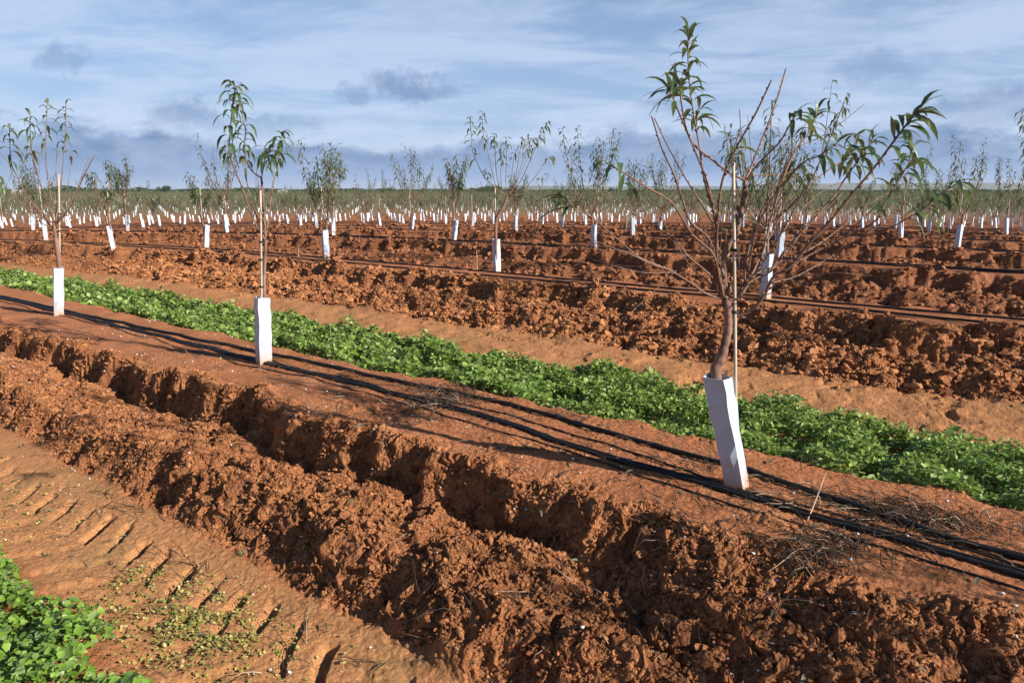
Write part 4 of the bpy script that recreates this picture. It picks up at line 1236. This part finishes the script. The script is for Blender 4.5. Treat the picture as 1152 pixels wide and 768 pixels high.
def woodland():
    """a far belt of dark hedges and groves at the field's edge"""
    n = 26000
    az = R(1) * nr.uniform(-40, 40, n); rr = nr.uniform(640, 760, n)
    dens = .5 + .5 * fbm(np.degrees(az) * .35, az * 0, 611, 4)
    left = 1 - .65 * sst(-6, 4, np.degrees(az))
    H = (2.2 + 4.6 * np.clip(dens, 0, 1) ** 2 * left)
    z = -1.9 + H * nr.uniform(0, 1, n) ** .8
    C = np.stack([rr * np.sin(az), rr * np.cos(az), z], 1)
    tv, tf = small_leaf()
    V, F = scatter_np(tv - np.array([0, .5, 0]), tf, C, rotmats(nr.uniform(0, 6.28, n), nr.uniform(0, 6.28, n), nr.uniform(0, 6.28, n)), nr.uniform(1.0, 2.6, n))
    tag(link('far_woodland', np_mesh('far_woodland', V, [F], [M_FTREE])), 'dark green far hedges and scrub along the field edge', 'woodland', None, 'stuff')
woodland()

def far_tree(px, py_base, D, w, h, label, lobes=6):
    u = (px - CX) / FPX
    f = CP - ((213 - CY) / FPX) * SP
    x = u * D / f; y = D; z = -1.9
    root = empty('evergreen_tree', (x, y, z)); tag(root, label, 'tree', 'dark trees on the horizon')
    mb = MB(); 
    for i in range(max(1, int(w / 5))):
        ox = (i - (max(1, int(w / 5)) - 1) / 2) * 4
        mb.tube([(ox, 0, 0), (ox + .2, 0, h * .35), (ox + .3, .3, h * .6)], [.35, .28, .15], 6)
    link('trunk', mb.mesh('trunk', [M_BARK]), root)
    n = int(420 * w * h / 30); rs = np.random.default_rng(int(px))
    c = np.stack([rs.uniform(-w * .36, w * .36, lobes), rs.uniform(-1.4, 1.4, lobes), rs.uniform(h * .42, h * .72, lobes)], 1)
    q = c[rs.integers(0, lobes, n)]
    dv = rs.normal(size=(n, 3)); dv /= np.linalg.norm(dv, axis=1)[:, None]
    P = q + dv * np.array([w * .22, w * .22, h * .28]) * rs.uniform(.5, 1, n)[:, None]
    P[:, 2] = np.maximum(P[:, 2], .3)
    tv, tf = small_leaf()
    V, F = scatter_np(tv, tf, P, rotmats(rs.uniform(0, 6.28, n), rs.uniform(0, 6.28, n), rs.uniform(0, 6.28, n)), rs.uniform(.5, 1.1, n))
    link('crown', np_mesh('crown', V, [F], [M_FTREE]), root)
far_tree(183, 217, 560, 11, 6.2, 'broad dark evergreen on the left horizon, larger of the neighbouring pair', 7)
far_tree(157, 217, 600, 7, 5.4, 'small dark evergreen left of the broad one on the horizon', 5)
far_tree(29, 217, 520, 8, 7.0, 'dark round tree beside the white shed at far left horizon', 6)
far_tree(546, 217, 560, 22, 6.4, 'long dark grove on the horizon behind the fan-shaped tree', 9)
far_tree(690, 217, 620, 9, 4.4, 'low dark tree on the horizon left of the nearest tree', 5)

def building(px, D, w, d, h, label, name):
    u = (px - CX) / FPX; f = CP - ((213 - CY) / FPX) * SP
    x = u * D / f; y = D; z = -1.9
    root = empty(name, (x, y, z), R(12)); tag(root, label, 'building')
    mb = MB(); mb.box((0, 0, h / 2), w, d, h); link('wall', mb.mesh('wall', [M_WALL], smooth=False), root)
    mb = MB()
    e = .4; rh = h * .38
    vs = [(-w / 2 - e, -d / 2 - e, h + .01), (w / 2 + e, -d / 2 - e, h + .01), (w / 2 + e, d / 2 + e, h + .01), (-w / 2 - e, d / 2 + e, h + .01), (-w / 2 - e, 0, h + rh), (w / 2 + e, 0, h + rh)]
    mb.add(vs, [(0, 1, 5, 4), (2, 3, 4, 5), (0, 4, 3), (1, 2, 5), (3, 2, 1, 0)]); link('roof', mb.mesh('roof', [M_ROOF], smooth=False), root)
    mb = MB(); mb.box((w * .12, -d / 2 - .03, 1.1), 1.6, .06, 2.2); link('door', mb.mesh('door', [M_DOOR], smooth=False), root)
    mb = MB(); mb.box((-w * .28, -d / 2 - .03, h * .6), 1.2, .06, 1.0); link('window', mb.mesh('window', [M_DOOR], smooth=False), root)
building(19, 500, 5, 4, 2.3, 'white gabled farm shed at the far left horizon', 'farm_shed')
building(318, 560, 6, 4, 2.1, 'small white farmhouse on the horizon right of the two-plumed tree', 'farmhouse')

# ------------------------------------------------------------------ small single things
def stick_thing(px0, py0, px1, py1, dD, r, label, z0=0.0, name='dry_stick'):
    x, y = on_ground(px0, py0, z0); z = gz1(x, y)
    t = at(px1, py1, y + dD)
    mb = MB(); P = smooth_poly([(0, 0, -.01), ((t[0] - x) * .5 + .004, (t[1] - y) * .5, (t[2] - z) * .5), (t[0] - x, t[1] - y, t[2] - z)], 6)
    mb.tube(P, shoot_radii(len(P), r, r * .6), 6)
    o = link(name, mb.mesh(name, [M_STICK])); o.location = (x, y, z)
    return tag(o, label, 'stick')
stick_thing(907, 590, 929, 531, .22, .0042, 'thin pale stick leaning up over the twin hoses right of the nearest guard')
stick_thing(335, 295, 336, 279, 0.0, .016, 'short dark peg on the second ridge, between the two-plumed tree and the square guard', .1, 'wooden_peg')
stick_thing(537, 300, 536, 281, 0.0, .012, 'short pale peg just left of the guard under the fan-shaped tree', .1, 'wooden_peg')
stick_thing(372, 386, 371, 362, 0.05, .004, 'thin upright dry stem at the edge of the green strip', -.1)

# ------------------------------------------------------------------ light, sky
SUN_AZ = math.atan2(.88, -.475)      # compass style: x = sin, y = cos
SUN_EL = R(25.5)
sd = Vector((math.sin(SUN_AZ) * math.cos(SUN_EL), math.cos(SUN_AZ) * math.cos(SUN_EL), math.sin(SUN_EL)))
sl = bpy.data.lights.new('sun', 'SUN'); sl.energy = 5.0; sl.angle = R(.5); sl.color = (1.0, .93, .82)
so = bpy.data.objects.new('sun', sl); COL.objects.link(so); so.rotation_euler = sd.to_track_quat('Z', 'Y').to_euler(); so.location = (20, -10, 30)

W = bpy.data.worlds.new('World'); S.world = W; W.use_nodes = True
nt = W.node_tree; nt.nodes.clear()
wo = nt.nodes.new('ShaderNodeOutputWorld')
sky = nt.nodes.new('ShaderNodeTexSky'); sky.sky_type = 'NISHITA'; sky.sun_disc = False
sky.sun_elevation = SUN_EL; sky.sun_rotation = SUN_AZ; sky.altitude = 100; sky.air_density = 1.0; sky.dust_density = .6; sky.ozone_density = 1.5
bg = N(nt, 'ShaderNodeBackground'); bg.inputs['Strength'].default_value = .051
tc = N(nt, 'ShaderNodeTexCoord'); dirv = tc.outputs['Generated']
sep = N(nt, 'ShaderNodeSeparateXYZ'); nt.links.new(dirv, sep.inputs[0])
def M_(op, a, b=None, c=None, clamp=False):
    n = nt.nodes.new('ShaderNodeMath'); n.operation = op; n.use_clamp = clamp
    for i, v in enumerate((a, b, c)):
        if v is None: continue
        if hasattr(v, 'is_output'): nt.links.new(v, n.inputs[i])
        else: n.inputs[i].default_value = v
    return n.outputs[0]
def mapr(v, a, b, c=0.0, d=1.0):
    n = nt.nodes.new('ShaderNodeMapRange'); n.interpolation_type = 'SMOOTHSTEP'
    nt.links.new(v, n.inputs[0])
    for i, q in enumerate((a, b, c, d)): n.inputs[i + 1].default_value = q
    return n.outputs[0]
el = sep.outputs[2]
# high streaked cloud sheet, on a flat plane far overhead
den = M_('ADD', M_('MAXIMUM', el, 0.0), .10)
cmb = N(nt, 'ShaderNodeCombineXYZ')
nt.links.new(M_('DIVIDE', sep.outputs[0], den), cmb.inputs[0]); nt.links.new(M_('DIVIDE', sep.outputs[1], den), cmb.inputs[1])
mp = N(nt, 'ShaderNodeMapping'); mp.inputs['Rotation'].default_value = (0, 0, R(8)); mp.inputs['Scale'].default_value = (.55, .9, 1); mp.inputs['Location'].default_value = (3.1, 1.7, 0)
nt.links.new(cmb.outputs[0], mp.inputs[0])
c1 = noise(nt, mp.outputs[0], 1.5, 7, .60, .6)
c2 = noise(nt, mp.outputs[0], 5.0, 5, .62, .4)
ci = mapr(M_('ADD', M_('MULTIPLY', c1, .84), M_('MULTIPLY', c2, .16)), .38, .60)
low = mapr(el, .55, .22)                       # the sheet thins out to clear blue overhead
white = (6.3, 7.5, 9.8)
skyc = mixc(nt, 1.0, sky.outputs[0], (.80, .95, 1.12), 'MULTIPLY')
veil = mapr(el, .40, .05)
col = mixc(nt, M_('MULTIPLY', veil, .66), skyc, (4.3, 5.9, 9.2))
col = mixc(nt, M_('MULTIPLY', M_('MULTIPLY', ci, low), .66), col, white)
grey = (2.2, 3.45, 5.8)
# separate grey puffs
def dir_of(px, py):
    p = at(px, py, 10.0) - np.array([0, 0, CAMZ]); return p / np.linalg.norm(p)
pn = N(nt, 'ShaderNodeTexNoise', Scale=20.0, Detail=8.0, Roughness=.66); nt.links.new(dirv, pn.inputs['Vector'])
pw = N(nt, 'ShaderNodeVectorMath', operation='MULTIPLY_ADD'); nt.links.new(pn.outputs['Color'], pw.inputs[0]); pw.inputs[1].default_value = (.11, .11, .075)
pv = N(nt, 'ShaderNodeVectorMath', operation='ADD'); nt.links.new(dirv, pv.inputs[0]); pv.inputs[1].default_value = (-.055, -.055, -.0375); nt.links.new(pv.outputs[0], pw.inputs[2])
for px, py, wx, wz, st in ((210, 128, .042, .020, .75), (462, 98, .070, .021, .85), (395, 114, .035, .012, .55), (65, 66, .032, .018, .55), (690, 152, .030, .022, .8),
                           (1110, 122, .085, .026, .8), (1000, 72, .06, .018, .5), (740, 112, .045, .014, .4), (310, 142, .05, .014, .5), (1000, 150, .10, .016, .45)):
    c_ = dir_of(px, py)
    sv = N(nt, 'ShaderNodeVectorMath', operation='SUBTRACT'); nt.links.new(pw.outputs[0], sv.inputs[0]); sv.inputs[1].default_value = tuple(c_)
    ml = N(nt, 'ShaderNodeVectorMath', operation='MULTIPLY'); nt.links.new(sv.outputs[0], ml.inputs[0]); ml.inputs[1].default_value = (1 / wx, 1 / wx, 1 / wz)
    ln = N(nt, 'ShaderNodeVectorMath', operation='LENGTH'); nt.links.new(ml.outputs[0], ln.inputs[0])
    k_ = mapr(ln.outputs['Value'], 1.15, .3)
    col = mixc(nt, M_('MULTIPLY', k_, st), col, grey)
# broken cloud bank low over the horizon
mp3 = N(nt, 'ShaderNodeMapping'); mp3.inputs['Scale'].default_value = (7.0, 7.0, 15.0); mp3.inputs['Location'].default_value = (1.4, .25, 0); nt.links.new(dirv, mp3.inputs[0])
b1n = noise(nt, mp3.outputs[0], 1.4, 9, .62, .2)
b2n = noise(nt, mp3.outputs[0], .45, 3, .5)
thr = M_('ADD', M_('ADD', M_('MULTIPLY', M_('SUBTRACT', b1n, .5), .10), M_('MULTIPLY', M_('SUBTRACT', b2n, .5), .08)), .058)
dd_ = M_('SUBTRACT', thr, el)
bank = mapr(dd_, -.007, .014)
rim = M_('MULTIPLY', mapr(dd_, -.040, -.004), mapr(el, .0, .05))
col = mixc(nt, M_('MULTIPLY', rim, .45), col, (6.6, 7.8, 10.0))
bk = noise(nt, mp3.outputs[0], 3.2, 5, .55)
bankc = mixc(nt, mapr(bk, .32, .68), (1.8, 2.95, 5.2), (2.7, 3.95, 6.5))
bankc = mixc(nt, mapr(el, .045, .0), bankc, (3.3, 4.8, 7.9))
bk2 = noise(nt, mp3.outputs[0], 2.0, 6, .6, .3)
op = M_('MAXIMUM', M_('ADD', .68, M_('MULTIPLY', mapr(bk2, .36, .58), .28)), mapr(el, .05, .0))
col = mixc(nt, M_('MULTIPLY', bank, op), col, bankc)
nt.links.new(col, bg.inputs['Color']); nt.links.new(bg.outputs[0], wo.inputs[0])

# ------------------------------------------------------------------ air
def haze(density=9e-5):
    mb = MB(); mb.box((0, 0, 22), 19600, 19600, 70)
    m = bpy.data.materials.new('air'); m.use_nodes = True; t = m.node_tree; t.nodes.clear()
    o = t.nodes.new('ShaderNodeOutputMaterial'); v = t.nodes.new('ShaderNodeVolumePrincipled')
    v.inputs['Color'].default_value = (.80, .87, .97, 1); v.inputs['Density'].default_value = density; v.inputs['Anisotropy'].default_value = .1
    t.links.new(v.outputs[0], o.inputs['Volume'])
    h = link('haze', mb.mesh('haze', [m], smooth=False)); tag(h, 'thin bluish air over the plain', None, None, 'stuff')
USE_HAZE = True
if USE_HAZE: haze()

# ------------------------------------------------------------------ camera and view
cam = bpy.data.cameras.new('camera'); co = bpy.data.objects.new('camera', cam); COL.objects.link(co)
cam.sensor_width = 36; cam.lens = FPX / 1152 * 36; cam.clip_end = 20000; cam.clip_start = .05
co.location = (0, 0, CAMZ); co.rotation_euler = (math.pi / 2 - PITCH, 0, 0)
S.camera = co
vs = S.view_settings; vs.view_transform = 'Standard'; vs.look = 'None'; vs.exposure = 0.93; vs.gamma = 1.0; vs.use_curve_mapping = False
S.render.film_transparent = False
S.cycles.max_bounces = 6; S.cycles.diffuse_bounces = 3; S.cycles.transmission_bounces = 3; S.cycles.volume_bounces = 0
S.cycles.use_denoising = True
